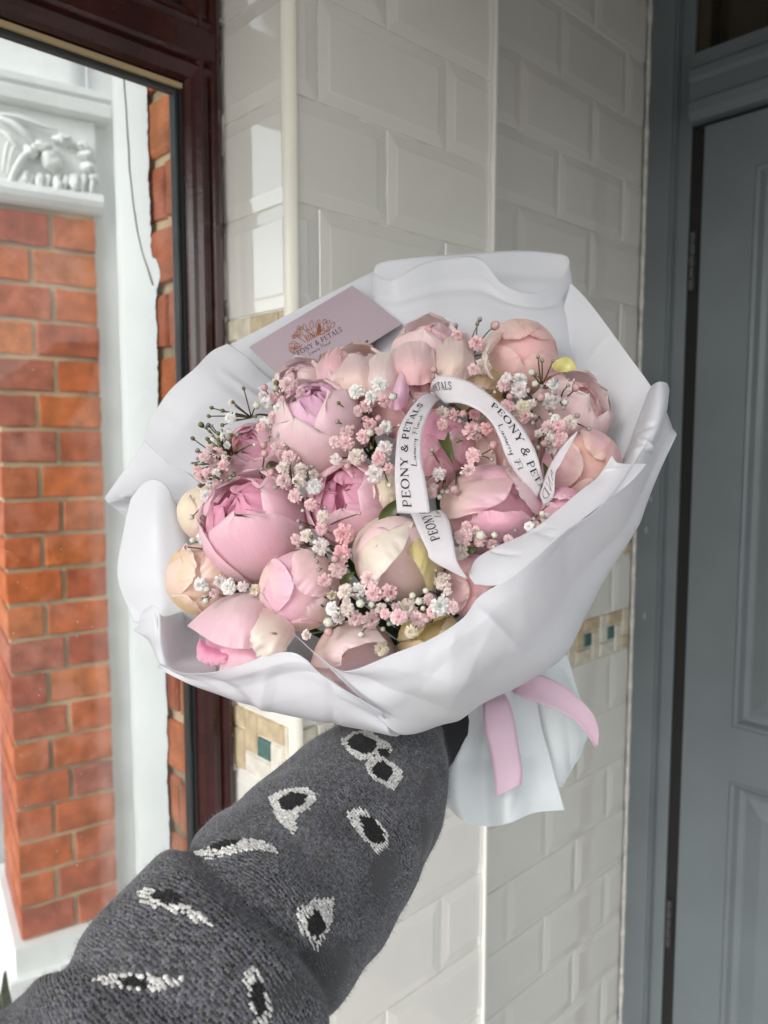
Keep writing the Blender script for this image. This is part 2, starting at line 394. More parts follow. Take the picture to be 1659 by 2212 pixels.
def lay(parent, origin, x, n, s0, s1, offs, par0, zmin, zmax, seed, mos_off=0.0):
    """lays bevelled tiles and pinwheel mosaic strips over s0..s1 of a wall plane"""
    rr = random.Random(seed); PT = 0.1889
    for (z0, z1, kind) in ROWS:
        if z1 < zmin or z0 > zmax: continue
        if kind == 't':
            par = int(round((z0 - 1.632) / 0.1015)) + par0
            off = offs[par % 2]
            j = off - math.ceil((off - s0) / PT) * PT
            while j < s1 - 1e-6:
                a, b = max(j, s0), min(j + PT, s1)
                if b - a > 0.006:
                    me = tile_mesh(b - a, z1 - z0, j >= s0 - 1e-6, j + PT <= s1 + 1e-6)
                    tilt = rr.uniform(-.004, .004); t2 = rr.uniform(-.004, .004)
                    xx = x + n * tilt; nn = n - x * tilt + Z * t2; yy = Z - n * t2
                    inst('tile', me, frame_M(origin + a * x + z0 * Z, xx, yy, nn), parent)
                j += PT
        else:
            u3 = (z1 - z0) / 3.0; per = 3 * u3 + 0.0005
            k = math.floor((s0 - mos_off) / per) - 1
            while mos_off + k * per < s1:
                b0 = mos_off + k * per
                for (cx, cy, cw, ch, ty) in ((1, 2, 2, 1, 's'), (2, 0, 1, 2, 's'), (0, 0, 2, 1, 's'), (0, 1, 1, 2, 's'), (1, 1, 1, 1, 'g')):
                    a = max(b0 + cx * u3, s0); b = min(b0 + (cx + cw) * u3, s1)
                    if b - a > 0.004:
                        m = M_TEAL if ty == 'g' else rr.choice(M_STONE if cy != 2 or cw == 1 else M_STONE[:2] + [M_STONE[1]])
                        me = tile_mesh(b - a, ch * u3, True, True, 'mosaic_piece', m, 0.0012, 0.0032)
                        inst('mosaic_piece', me, frame_M(origin + a * x + (z0 + cy * u3) * Z, x, Z, n), parent)
                k += 1

M_EDGE = simple('white_edge_trim', (0.74, 0.74, 0.70), 0.5)
# ground, floor, ceiling
g = 400.0
obj('ground', [(-g, -g, 0), (g, -g, 0), (g, g, 0), (-g, g, 0)], [(0, 1, 2, 3)], M_GROUND, smooth=False, kind='structure')
mb = MB().box(W(-1.5, -1.25, 0.004), U * 2.4, Vv * 1.37, Z * 0.12); mb.build('porch_floor', M_FLOOR, kind='structure')
CE0, CE1 = -0.95, -0.95
mb = MB().box(W(CE0, CE1, 2.5), U * (1.05 - CE0), Vv * (0.24 - CE1), Z * 0.12)
mb.box(W(CE0, CE1, 2.05), U * 0.12, Vv * (0.125 - CE1), Z * 0.4495); mb.box(W(CE0 + .1205, CE1, 2.05), U * (0.80 - CE0 - .1205), Vv * 0.12, Z * 0.4495)  # unseen drop beams added to darken the upper walls and door
mb.build('ceiling', M_CEIL, kind='structure')

# tiled pillar between the window and the main wall
PIL_W = 0.3086
pil = thing('tiled_pillar', 'white bevelled tile pillar with rounded cream corner bead beside the window', 'wall', W(0, 0, 0.124))
MB().box(W(0.004, 0.004, 0.124), U * (PIL_W - 0.004), Vv * 0.20, Z * 2.376).build('core', M_GROUT, pil)
lay(pil, W(0, 0.004, 0), U, -Vv, 0.0085, PIL_W, (0.0378, 0.1324), 0, 0.5, 2.3, 3, 0.03)
lay(pil, W(0.004, 0.127, 0), -Vv, -U, 0.0, 0.1155, (-0.03, -0.03), 0, 0.5, 2.3, 4, 0.030)
prof = []
for k in range(9):                                      # quarter-round bead
    a = math.pi / 2 * k / 8
    prof.append(W(0.0085 - 0.0105 * math.cos(a) - 0.0, 0.0085 - 0.0105 * math.sin(a), 0.124))
prof += [W(0.0085, 0.0085, 0.124)]
b = MB().prism(prof, Z * 2.376).build('corner_bead', M_TRIM, pil, smooth=False)
# light grout edge at the far end of the pillar
MB().box(W(PIL_W + 0.0003, -0.0042, 0.124), U * 0.0036, Vv * 0.07, Z * 2.376).build('edge_strip', M_EDGE, pil)

# main tiled wall, set back behind the pillar
WO = 0.066; S_END = 0.8054
wal = thing('tiled_wall', 'white bevelled tile wall with beige and teal mosaic strips beside the grey door', 'wall', W(0.6, WO, 0.124))
MB().box(W(PIL_W - 0.02, WO + 0.004, 0.124), U * (S_END - PIL_W + 0.12), Vv * 0.15, Z * 2.376).build('core', M_GROUT, wal)
lay(wal, W(0, WO + 0.004, 0), U, -Vv, PIL_W + 0.006, S_END - 0.002, (0.1769, 0.0777), 0, 0.3, 2.45, 5, 0.0325)
# ragged sealant where the tiles meet the door frame
sl = []; zz = np.linspace(0.2, 2.45, 160)
rr = random.Random(5)
for zq in zz:
    a = 0.0035 + 0.003 * noise.noise(Vector((zq * 25, 0, 0))) + rr.uniform(-.0012, .0012)
    sl.append((W(S_END - 0.003 - abs(a), WO - 0.0022, zq), W(S_END + 0.0005, WO - 0.0042 - abs(a) * .5, zq)))
Vs = [p for ab in sl for p in ab]
obj('sealant_bead', Vs, [(2 * i, 2 * i + 1, 2 * i + 3, 2 * i + 2) for i in range(len(sl) - 1)], M_SEAL, wal, smooth=True)

# ------------------------------------------------------------------ door frame and door
D0 = W(S_END, WO, 0)
def DW(t, e, z): return D0 - t * Vv + e * U + z * Z
fr = thing('door_frame', 'blue grey painted door frame with a dark transom light above', 'door frame', DW(0.05, 0, 0.124))
MB().box(DW(-0.02, 0.0, 0.124), -Vv * 0.068, U * 0.10, Z * 2.376).build('jamb', M_DOOR, fr)
mb = MB()
n = 5
prof = [DW(0.048, 0.002, 0.124), DW(0.0495, 0.0005, 0.124), DW(0.052, 0.0008, 0.124), DW(0.0535, 0.004, 0.124), DW(0.055, 0.012, 0.124), DW(0.0765, 0.013, 0.124), DW(0.0765, 0.10, 0.124), DW(0.048, 0.10, 0.124)]
mb.prism(prof, Z * 2.376); mb.build('stop_moulding', M_DOOR, fr)
hp = [(0.020, 2.02), (0.004, 2.024), (-0.004, 2.036), (-0.006, 2.05), (-0.002, 2.056), (-0.002, 2.082), (-0.008, 2.088), (-0.008, 2.10), (0.0, 2.108), (0.0, 2.128), (0.03, 2.132), (0.10, 2.132), (0.10, 2.02)]
MB().prism([DW(0.0768, e, zq) for e, zq in hp], -Vv * 0.95).build('head_rail', M_DOOR, fr)
MB().box(DW(0.0768, 0.055, 2.1325), -Vv * 0.95, U * 0.01, Z * 0.37).build('transom_pane', M_DARKGLASS, fr)
MB().box(DW(0.0768, 0.02, 2.1325), -Vv * 0.022, U * 0.034, Z * 0.37).build('transom_bead', M_DARKGLASS, fr)
MB().box(DW(0.0767, 0.0145, 0.124), -Vv * 0.0225, U * 0.02, Z * 1.89).build('gap_shade', M_BLACK, fr)  # black strip that paints the shade in the gap beside the door
V_, F_ = ellipsoid(DW(0.006, -0.0003, 1.262), -Vv * .0028, Z * .0034, U * .0008, 10, 6); obj('paint_fleck', V_, F_, simple('red_paint', (0.20, 0.02, 0.02), 0.4), fr)
for t_, z_ in ((0.026, 1.19), (0.024, 1.345), (0.03, 1.40)):
    V_, F_ = ellipsoid(DW(t_, -0.0002, z_), -Vv * .003, Z * .007, U * .0004, 10, 6); obj('paint_smudge', V_, F_, simple('pale_smudge', (0.24, 0.27, 0.28), 0.6), fr)
MB().box(DW(0.89, 0.0, 0.124), -Vv * 0.14, U * 0.10, Z * 1.895).build('jamb', M_DOOR, fr)

dr = thing('panelled_door', 'blue grey painted panelled door standing shut in its frame', 'door', DW(0.47, 0.02, 0.13))
T0, T1, DZ0, DZ1, ED = 0.0995, 0.875, 0.13, 2.012, 0.010
PAN = [(0.182, 0.445, 1.027, 1.931), (0.525, 0.79, 1.027, 1.931), (0.182, 0.445, 0.25, 0.935), (0.525, 0.79, 0.25, 0.935)]
def drbox(name, t0, t1, z0, z1): return MB().box(DW(t0, ED, z0), -Vv * (t1 - t0), U * 0.02, Z * (z1 - z0)).build(name, M_DOOR, dr)
for t0, t1 in ((T0, 0.182), (0.445, 0.525), (0.79, T1)): drbox('stile', t0, t1, DZ0, DZ1)
for t0, t1 in ((0.182, 0.445), (0.525, 0.79)):
    for z0, z1 in ((DZ0, 0.25), (0.935, 1.027), (1.931, DZ1)): drbox('rail', t0, t1, z0, z1)
for (t0, t1, z0, z1) in PAN:
    V = []; R_ = [(0, 0.0005), (0.003, -0.002), (0.008, 0.0005), (0.014, 0.009), (0.022, 0.0115), (0.026, 0.0115), (0.050, 0.004), (0.053, 0.003)]
    for i, e in R_: V += [DW(t0 + i, ED + e, z0 + i), DW(t1 - i, ED + e, z0 + i), DW(t1 - i, ED + e, z1 - i), DW(t0 + i, ED + e, z1 - i)]
    F = [(r * 4 + k, r * 4 + (k + 1) % 4, r * 4 + 4 + (k + 1) % 4, r * 4 + 4 + k) for r in range(len(R_) - 1) for k in range(4)]
    r = (len(R_) - 1) * 4; F.append((r, r + 1, r + 2, r + 3))
    obj('panel', V, F, M_DOOR, dr, smooth=False)
for z0, z1 in ((1.752, 1.848), (0.59, 0.68)):
    mb = MB()
    for k in range(5):
        a = z0 + (z1 - z0) * k / 5
        mb.tube([DW(0.085, 0.012, a + .0008), DW(0.085, 0.012, a + (z1 - z0) / 5 - .0008)], 0.0055, 10)
    mb.box(DW(0.0772, 0.016, z0), -Vv * 0.014, U * 0.003, Z * (z1 - z0)); mb.build('hinge', M_HINGE, dr)
MB().tube([DW(0.83, ED - 0.001, 1.05), DW(0.83, ED - 0.03, 1.05), DW(0.80, ED - 0.045, 1.05), DW(0.73, ED - 0.045, 1.05)], 0.008, 10).build('handle', M_HINGE, dr, smooth=True)
# unseen wall added to shade the door side; porch wall past the door
bw = thing('added_shade_wall', 'white plastered wall added behind the viewer to shade the door side', 'wall', W(0.5, -0.9, 0.124))
MB().box(W(0.30, CE1 + 0.005, 0.124), U * 0.64, Vv * 0.10, Z * 1.895).build('wall_face', M_WHITEX, bw)
dw = thing('door_side_wall', 'white plastered wall continuing past the grey door', 'wall', DW(1.1, 0, 0.124))
MB().box(DW(1.03, 0.0, 0.124), -Vv * 0.05, U * 0.10, Z * 2.376).build('wall_face', M_WHITEX, dw)
MB().box(DW(-0.02, 0.101, 0.124), -Vv * 1.05, U * 0.06, Z * 2.376).build('backing', M_BLACK, dw)

# ------------------------------------------------------------------ window
WQ = 0.127
def WP(w, e, z): return W(0.0, WQ, 0) - w * U + e * Vv + z * Z      # w to the left along the window, e outwards
win = thing('mahogany_window', 'dark mahogany framed double glazed window looking out on brickwork', 'window', WP(0.5, 0, 0.8))
WIN_Z0, WIN_ZR0, WIN_ZR1, WIN_Z1 = 0.80, 1.870, 1.950, 2.46
jp = [(-0.02, 0.03), (-0.02, -0.004), (0.001, -0.006), (0.004, -0.014), (0.009, -0.0165), (0.0135, -0.014), (0.0165, -0.0085), (0.020, -0.0085), (0.023, -0.0125), (0.027, -0.0125), (0.031, -0.008), (0.035, -0.0055), (0.0385, -0.001), (0.0405, 0.003), (0.0405, 0.03)]
MB().prism([WP(w, e, WIN_Z0) for w, e in jp], Z * (WIN_Z1 - WIN_Z0)).build('jamb', M_UPVC, win)
jp2 = [(1.05 - w, e) for w, e in jp]
MB().prism([WP(w, e, WIN_Z0) for w, e in jp2][::-1], Z * (WIN_Z1 - WIN_Z0)).build('jamb', M_UPVC, win)
half = (WIN_ZR1 - WIN_ZR0)
rp = [(z_ * 0.080 / 0.093, e_) for z_, e_ in [(0.0, 0.03), (0.0, 0.012), (0.002, 0.0), (0.006, -0.006), (0.012, -0.009), (0.018, -0.0125), (0.024, -0.009), (0.029, -0.0155), (0.060, -0.0155), (0.065, -0.009), (0.071, -0.0125), (0.077, -0.009), (0.084, -0.006), (0.090, 0.0), (0.093, 0.012), (0.093, 0.03)]]
MB().prism([WP(0.004, e, WIN_ZR0 + zq) for zq, e in rp], -U * 1.04).build('transom_rail', M_UPVC, win)
MB().prism([WP(0.004, e, WIN_Z0 - 0.04 + zq) for zq, e in rp], -U * 1.04).build('bottom_rail', M_UPVC, win)
for z0, z1 in ((WIN_Z0 + 0.053, WIN_ZR0), (WIN_ZR1, WIN_Z1)):
    pn = MB().box(WP(0.038, 0.005, z0 - 0.002), -U * 0.975, Vv * 0.012, Z * (z1 - z0 + 0.004)).build('pane', M_GLASS, win)
    sp = MB()
    sp.box(WP(0.0407, 0.0072, z0), -U * 0.006, Vv * 0.009, Z * (z1 - z0))
    sp.box(WP(0.0470, 0.0072, z1 - 0.009), -U * 0.94, Vv * 0.009, Z * 0.0085)
    sp.box(WP(0.0470, 0.0072, z0 + 0.0005), -U * 0.94, Vv * 0.009, Z * 0.0085)
    sp.build('spacer_bar', M_SPACER, pn)
    MB().box(WP(0.0407, 0.0046, z1 - 0.0055), -U * 0.95, -Vv * 0.004, Z * 0.005).build('glazing_bead', M_BEADTAN if z0 < 1.5 else M_GASKET, win)
    MB().box(WP(0.0408, 0.0046, z0), -U * 0.0025, -Vv * 0.003, Z * (z1 - z0 - 0.007)).build('gasket', M_GASKET, win)
gr_ = random.Random(12); mb = MB()                 # dirt specks on the glass
for k in range(80):
    w_ = gr_.uniform(.12, .30); z_ = gr_.choice((gr_.uniform(1.0, 1.4), gr_.uniform(1.0, 1.85)))
    V_, F_ = ellipsoid(WP(w_, 0.0046, z_), -U * gr_.uniform(.0002, .0006), Z * gr_.uniform(.0002, .0008), Vv * .00015, 6, 4); mb.add(V_, F_)
mb.build('dirt_specks', simple('dried_specks', (0.85, 0.82, 0.80), 0.5), win, kind='stuff')
# chipped sealant along the frame
mb = MB(); rr = random.Random(9)
for k in range(70):
    zq = rr.uniform(0.9, 2.2); l = rr.uniform(.003, .02)
    mb.box(WP(-0.0025, -0.0085 - rr.uniform(0, .0015), zq), -U * rr.uniform(.002, .004), Vv * 0.003, Z * l)
mb.build('sealant_chips', M_SEAL, win, kind='stuff')
mb = MB().box(WP(-0.02, 0.03, 0.0), -U * 1.25, Vv * 0.06, Z * 0.755); mb.box(WP(-0.02, -0.13, 0.70), -U * 1.25, Vv * 0.158, Z * 0.03)
bwl = thing('window_apron_wall', 'white wall and sill below the mahogany window', 'wall', WP(0.5, 0.05, 0))
mb.build('wall_face', M_WHITEX, bwl)

# ------------------------------------------------------------------ outside: brick reveal of the window with ragged white paint
_bm = {}
def brick_mesh(k, mat=None):
    if k in _bm: return _bm[k]
    rr = random.Random(100 + k); V = []; F = []
    N = 5
    for zi in (0, 1):                                      # worn edges: ring of jittered points front and back
        pass
    pts = []
    for j in range(4):
        for i in range(4):
            pts.append((j, i))
    xs = [0.0, 0.33, 0.67, 1.0]
    def pt(a, b, c, inset):
        j = lambda s: rr.uniform(-s, s)
        return (a + (inset if a == 0 else -inset if a == 1 else 0) + j(.012), b, c + (inset * 1.6 if c == 0 else -inset * 1.6 if c == 1 else 0) + j(.028))
    outline = [(x, 0) for x in xs] + [(1, y) for y in xs[1:]] + [(x, 1) for x in xs[::-1][1:]] + [(0, y) for y in xs[::-1][1:-1]]
    for (yd, ins) in ((0.0, 0.022), (0.03, 0.0), (1.0, 0.0)):
        for (a, c) in outline: V.append(pt(a, yd, c, ins))
    n = len(outline)
    for r in range(2):
        for i in range(n): F.append((r * n + i, r * n + (i + 1) % n, (r + 1) * n + (i + 1) % n, (r + 1) * n + i))
    F.append(tuple(range(n))[::-1]); F.append(tuple(range(2 * n, 3 * n)))
    F = [f[::-1] for f in F]
    _bm[k] = mk_mesh('brick', V, F, mat or M_BRICK, smooth=False)
    return _bm[k]

def add_brick(parent, o, x, depth_dir, L, D, H, rr):
    me = brick_mesh(rr.randrange(6))
    off = rr.uniform(-.003, .003)
    M = frame_M(o + depth_dir * off, x * L, depth_dir * D, Z * H)
    return inst('brick', me, M, parent)

RV0 = np.array([-0.272, 0.95, 0])
def RVp(k, e, z): return RV0 + k * Vv + e * U + z * Z               # k outwards, e into the wall
rev = thing('brick_reveal', 'weathered red brick window reveal with a ragged edge of white paint', 'wall', RVp(0.0, 0.05, 0.3))
MB().box(RVp(-0.13, 0.006, 0.0), Vv * 0.232, U * 0.10, Z * 2.9).build('mortar', M_MORTAR, rev)
rr = random.Random(21); zc = 0.40; row = 0
while zc < 2.6:
    js = [-0.13, -0.02, 0.10] if row % 2 == 0 else [-0.13, -0.075, 0.10]
    for a, b in zip(js[:-1], js[1:]):
        add_brick(rev, RVp(a + 0.004, 0.0, zc + 0.006), Vv, U, b - a - 0.008, 0.09, 0.063, rr)
    zc += 0.0755; row += 1
# the coat of white paint: a sheet proud of the brick with a torn edge
zz = np.linspace(0.2, 2.9, 900); Vp = []; nK = 6
def rag(zq):
    return 0.010 + 0.006 * noise.noise(Vector((zq * 9, 3, 0))) + 0.0042 * noise.noise(Vector((zq * 40, 1, 0))) + 0.003 * noise.noise(Vector((zq * 150, 7, 0))) - (0.013 * math.exp(-((zq - 1.70) / .018) ** 2)) + (0.004 if zq > 1.72 else -0.004)
for zq in zz:
    k0 = rag(zq)
    for i in range(nK):
        k = k0 + (0.1045 - k0) * i / (nK - 1)
        Vp.append(RVp(k, -0.0035 - 0.0012 * noise.noise(Vector((zq * 14, k * 40, 2))) if i > 0 else -0.0022, zq))
    Vp.append(RVp(0.1048, 0.12, zq))
nK += 1
obj('paint_coat', Vp, grid_faces(len(zz), nK), M_WHITEX, rev, smooth=True)
crk = [(0.090, 2.08), (0.080, 2.03), (0.070, 1.96), (0.064, 1.90), (0.061, 1.85), (0.054, 1.80), (0.042, 1.755), (0.026, 1.72), (0.008, 1.690)]
pts = catmull([RVp(k, -0.0042, zq) for k, zq in crk], 70)
pts = np.array([p_ + Vv * .0022 * noise.noise(Vector((p_[2] * 40, 0, 0))) for p_ in pts])
MB().tube(pts, np.linspace(0.0013, 0.0009, 70), 5).build('crack', M_CRACK, rev, smooth=True)

# brick pilaster with a carved capital
PD = np.array([math.sin(math.radians(58)), math.cos(math.radians(58)), 0]); PN = np.array([PD[1], -PD[0], 0])     # along the face, outward normal
B1 = np.array([-0.6264, 1.715, 0]); PL = 0.2055; B0 = B1 - PL * PD
def BF(l, o, z): return B0 + l * PD + o * PN + z * Z
pila = thing('brick_pilaster', 'orange red brick pilaster with pale mortar seen through the window', 'pilaster', BF(PL / 2, 0, 0.43))
MB().box(BF(0.005, -0.006, 0.39), PD * (PL - 0.006), -PN * 0.32, Z * 1.61).build('mortar', M_MORTAR, pila)
rr = random.Random(31); zc = 0.400; row = 0
while zc < 1.98:
    H = min(0.0755, 1.995 - zc) - 0.0095
    f = 0.565 if row % 2 == 0 else 0.37
    add_brick(pila, BF(0.0, 0, zc), PD, -PN, PL * f - 0.005, 0.11 if row % 2 else 0.19, H, rr)
    add_brick(pila, BF(PL * f + 0.005, 0, zc), PD, -PN, PL * (1 - f) - 0.005, 0.10, H, rr)
    for a, b in (((0.12, 0.32),) if row % 2 else ((0.20, 0.32),)):
        add_brick(pila, BF(0.0, -a, zc), PD, -PN, 0.10, b - a, H, rr)
    zc += 0.0755; row += 1
wob = thing('white_outer_wall', 'white painted masonry wall beside and above the brick pilaster', 'wall', BF(0.4, -0.02, 0))
zz = np.linspace(0.2, 3.2, 60); ll = np.linspace(PL - 0.002, PL + 0.75, 24)
Vp = [BF(l, -0.018 + 0.004 * noise.noise(Vector((l * 9, zq * 7, 0))), zq) for zq in zz for l in ll]
obj('wall_face', Vp, grid_faces(len(zz), len(ll)), M_WHITEX, wob)
zz = np.linspace(2.232, 3.2, 30); ll = np.linspace(-0.5, PL - 0.008, 20)
Vp = []
for zq in zz:
    for l in ll: Vp.append(BF(l, -0.006 + 0.003 * noise.noise(Vector((l * 8, zq * 8, 4))), zq))
    Vp.append(BF(PL - 0.006, -0.03, zq))
obj('arch_face', Vp, grid_faces(len(zz), len(ll) + 1), M_WHITEX, wob)
pli = thing('white_plinth', 'white painted plinth block under the brick pilaster', 'plinth', BF(0.1, 0, 0))
mb = MB().box(BF(-0.03, 0.035, 0.0), PD * 1.0, -PN * 0.42, Z * 0.33)
mb.box(BF(-0.015, 0.018, 0.3302), PD * 1.0, -PN * 0.40, Z * 0.066); mb.build('block', M_WHITEX, pli)

def face_pt(sx, sy, o):         # source pixel -> point on the pilaster face, pushed out by o
    d = P(sx * 0.54, sy * 0.54, 1.0) - CAM
    t = np.dot(BF(0, o, 0) - CAM, PN) / np.dot(d, PN)
    return CAM + d * t
cap = thing('carved_capital', 'white painted carved leaf capital on top of the brick pilaster', 'capital', BF(0.1, 0, 2.0))
prof = [(0.0, 1.988), (0.012, 1.992), (0.022, 2.001), (0.026, 2.012), (0.022, 2.024), (0.012, 2.031), (-0.02, 2.032), (-0.02, 1.988)]
MB().prism([BF(-0.45, o, zq) for o, zq in prof], PD * (PL + 0.465)).build('roll_moulding', M_CAPITAL, cap, smooth=False)
MB().box(BF(-0.45, 0.004, 2.0315), PD * (PL + 0.455), -PN * 0.10, Z * 0.15).build('bell', M_CAPITAL, cap)
prof = [(-0.03, 2.182), (0.020, 2.182), (0.028, 2.188), (0.030, 2.21), (0.026, 2.216), (0.034, 2.222), (0.034, 2.236), (-0.03, 2.238)]
MB().prism([BF(-0.45, o, zq) for o, zq in prof], PD * (PL + 0.485)).build('abacus', M_CAPITAL, cap)
mb = MB()
for (sx, sy, a, b, o, lp) in ((205, 640, .020, .026, .012, .5), (345, 622, .018, .010, .012, .4), (352, 672, .017, .012, .014, .4), (330, 590, .014, .010, .01, .5), (250, 560, .022, .012, .012, .6), (170, 590, .020, .012, .014, .6), (120, 610, .016, .014, .01, .4), (375, 715, .012, .012, .008, .5), (300, 735, .016, .02, .006, .5), (230, 745, .012, .022, .006, .4), (160, 735, .012, .022, .006, .4), (100, 720, .012, .02, .006, .4)):
    V, F = ellipsoid(face_pt(sx, sy, o), PD * a, Z * b, PN * 0.016, lump=lp, seed=sx); mb.add(V, F)
mb.build('carved_fruit', M_CAPITAL, cap, smooth=True)
for pl, r in (([(30, 760), (55, 690), (95, 625), (150, 595), (200, 590)], .007), ([(0, 470), (60, 500), (110, 545), (140, 580)], .008), ([(0, 520), (40, 550), (75, 600)], .006), ([(10, 690), (25, 600), (35, 560)], .004), ([(30, 700), (45, 620), (62, 575)], .004), ([(0, 455), (80, 470), (160, 500), (230, 520)], .006)):
    pts = catmull([face_pt(x, y, 0.012 + 0.006 * math.sin(i)) for i, (x, y) in enumerate(pl)], 16)
    MB().tube(pts, r * np.sin(np.linspace(.5, 2.8, 16)), 7).build('carved_leaf', M_CAPITAL, cap, smooth=True)
for k in range(9):
    sx = 80 + k * 36
    MB().tube(catmull([face_pt(sx + 8, 700 + 5 * (k % 2), .008), face_pt(sx, 740, .014), face_pt(sx - 5, 775 + 7 * (sx - 80) / 300, .010)], 8), np.linspace(.007, .003, 8), 7).build('carved_drapery', M_CAPITAL, cap, smooth=True)

# a plant outside at the foot of the window
pt_ = thing('green_plant', 'green leaf of a garden plant at the lower left outside', 'plant', P(-30, 2330, 1.1))
rr = random.Random(3)
base = P(-40, 2420, 1.1)
for k in range(9):
    tip = P(-6 - 60 * rr.random(), 2100 + 70 * rr.random(), 1.1 + rr.uniform(-.1, .1)) if k else P(6, 2105, 1.08)
    side = np.cross(tip - base, FW); side /= np.linalg.norm(side); V = []
    for t in np.linspace(0, 1, 9):
        c = base * (1 - t) + tip * t + FW * 0.03 * math.sin(t * 3); w = 0.016 * math.sin(math.pi * min(1, t ** .7)) + .001
        V += [c - side * w, c + FW * .006, c + side * w]
    obj('leaf', V, grid_faces(9, 3), M_LEAF, pt_)
MB().tube([P(-40, 2500, 1.1) * [1, 1, 0] + [0, 0, 0.0], base, base + [0, 0, .02]], .006, 6).build('stem', M_LEAF, pt_)

# ------------------------------------------------------------------ the bouquet
def DF(px, py):
    x = (px - 850) * 0.00027; y = (1080 - py) * 0.00027
    return 0.435 + 0.55 * y - 0.15 * x + 1.2 * (x * x + y * y)

def lerp(a, b, t): return a + (b - a) * t

# ---- peonies
CREAM = np.array(s2l(248, 236, 216)); PEACH = np.array(s2l(247, 224, 212)); PALE = np.array(s2l(246, 220, 221)); PINK = np.array(s2l(246, 206, 219))
ROSE = np.array(s2l(243, 186, 207)); HOT = np.array(s2l(230, 132, 176)); SALMON = np.array(s2l(246, 204, 204)); WHITE = np.array(s2l(250, 243, 232))
YEL = np.array(s2l(216, 202, 136)); LILAC = np.array(s2l(244, 205, 227)); DUST = np.array(s2l(238, 205, 202)); DEEP = np.array(s2l(205, 80, 130))

def petal(par, c, R, ax, phi, a_tip, wid, rs, tipc, basec, rng, curl=0.0, a_base=2.75, ruff=0.03, elong=1.08, edge=None, n=15, m=17, lean=0.0, name='petal', notch=0.0):
    ez = np.asarray(ax); ref = np.array([0.13, 0.2, 0.97]) if abs(ez[2]) < 0.9 else np.array([1.0, 0, 0])
    ex = np.cross(ref, ez); ex /= np.linalg.norm(ex); ey = np.cross(ez, ex)
    e = math.cos(phi) * ex + math.sin(phi) * ey; h = -math.sin(phi) * ex + math.cos(phi) * ey
    so = rng.uniform(0, 99)
    T = np.linspace(0, 1, m); A = np.linspace(-1, 1, n)
    V = np.zeros((m, n, 3)); C = np.zeros((m, n, 3)); UVs = np.zeros((m, n, 2))
    for i, t in enumerate(T):
        w = wid * min(1.0, (t / 0.38 + 0.06) ** 0.7) * max(0.0, 1 - max(0, (t - 0.45) / 0.55) ** 3.6) ** 0.5 + 0.012
        for j, a in enumerate(A):
            edge_n = noise.noise(Vector((a * 2.2 + so, t * 0.8, so)))
            fine = noise.noise(Vector((a * 7 + so, t * 3, 5 + so)))
            tt = t * (1 + (0.06 * edge_n + 0.018 * fine - notch * math.exp(-(a / .22) ** 2)) * t ** 2)
            al = lerp(a_base, a_tip, tt)
            b = a * w * (1 + 0.05 * edge_n)
            d = math.cos(b) * (math.sin(al) * e + math.cos(al) * ez) + math.sin(b) * h
            ruf = ruff * (abs(a) ** 2.2 * 0.8 + t ** 4) * (noise.noise(Vector((a * 3.1 + so, t * 2.6, so * .7))) + 0.5 * fine)
            r = rs + curl * t ** 3.5 + ruf + lean * a * 0.055 + 0.012 * math.sin(a * 3 + so) * t + 0.035 * t * noise.noise(Vector((a * 1.6 + so, t * 2.2, so + 9))) - 0.02 * abs(a) ** 3 * (1 - abs(lean))
            p = c + R * r * (d + (elong - 1) * np.dot(d, ez) * ez)
            V[i, j] = p
            k = min(1, max(0, (t - 0.12) / 0.72)); k = k * k * (3 - 2 * k)
            col = lerp(basec, tipc, k)
            if edge is not None:
                q = max(abs(a) ** 4, max(0, (t - .8) / .2) ** 2) * 0.75
                col = lerp(col, edge, q)
            C[i, j] = col * (1 + 0.05 * edge_n)
            UVs[i, j] = (a * 0.5 * max(w, .1) + so, t)
    F = grid_faces(m, n)
    o = obj(name, V.reshape(-1, 3), F, M_PETAL, par, True, C.reshape(-1, 3), UVs.reshape(-1, 2))
    return o

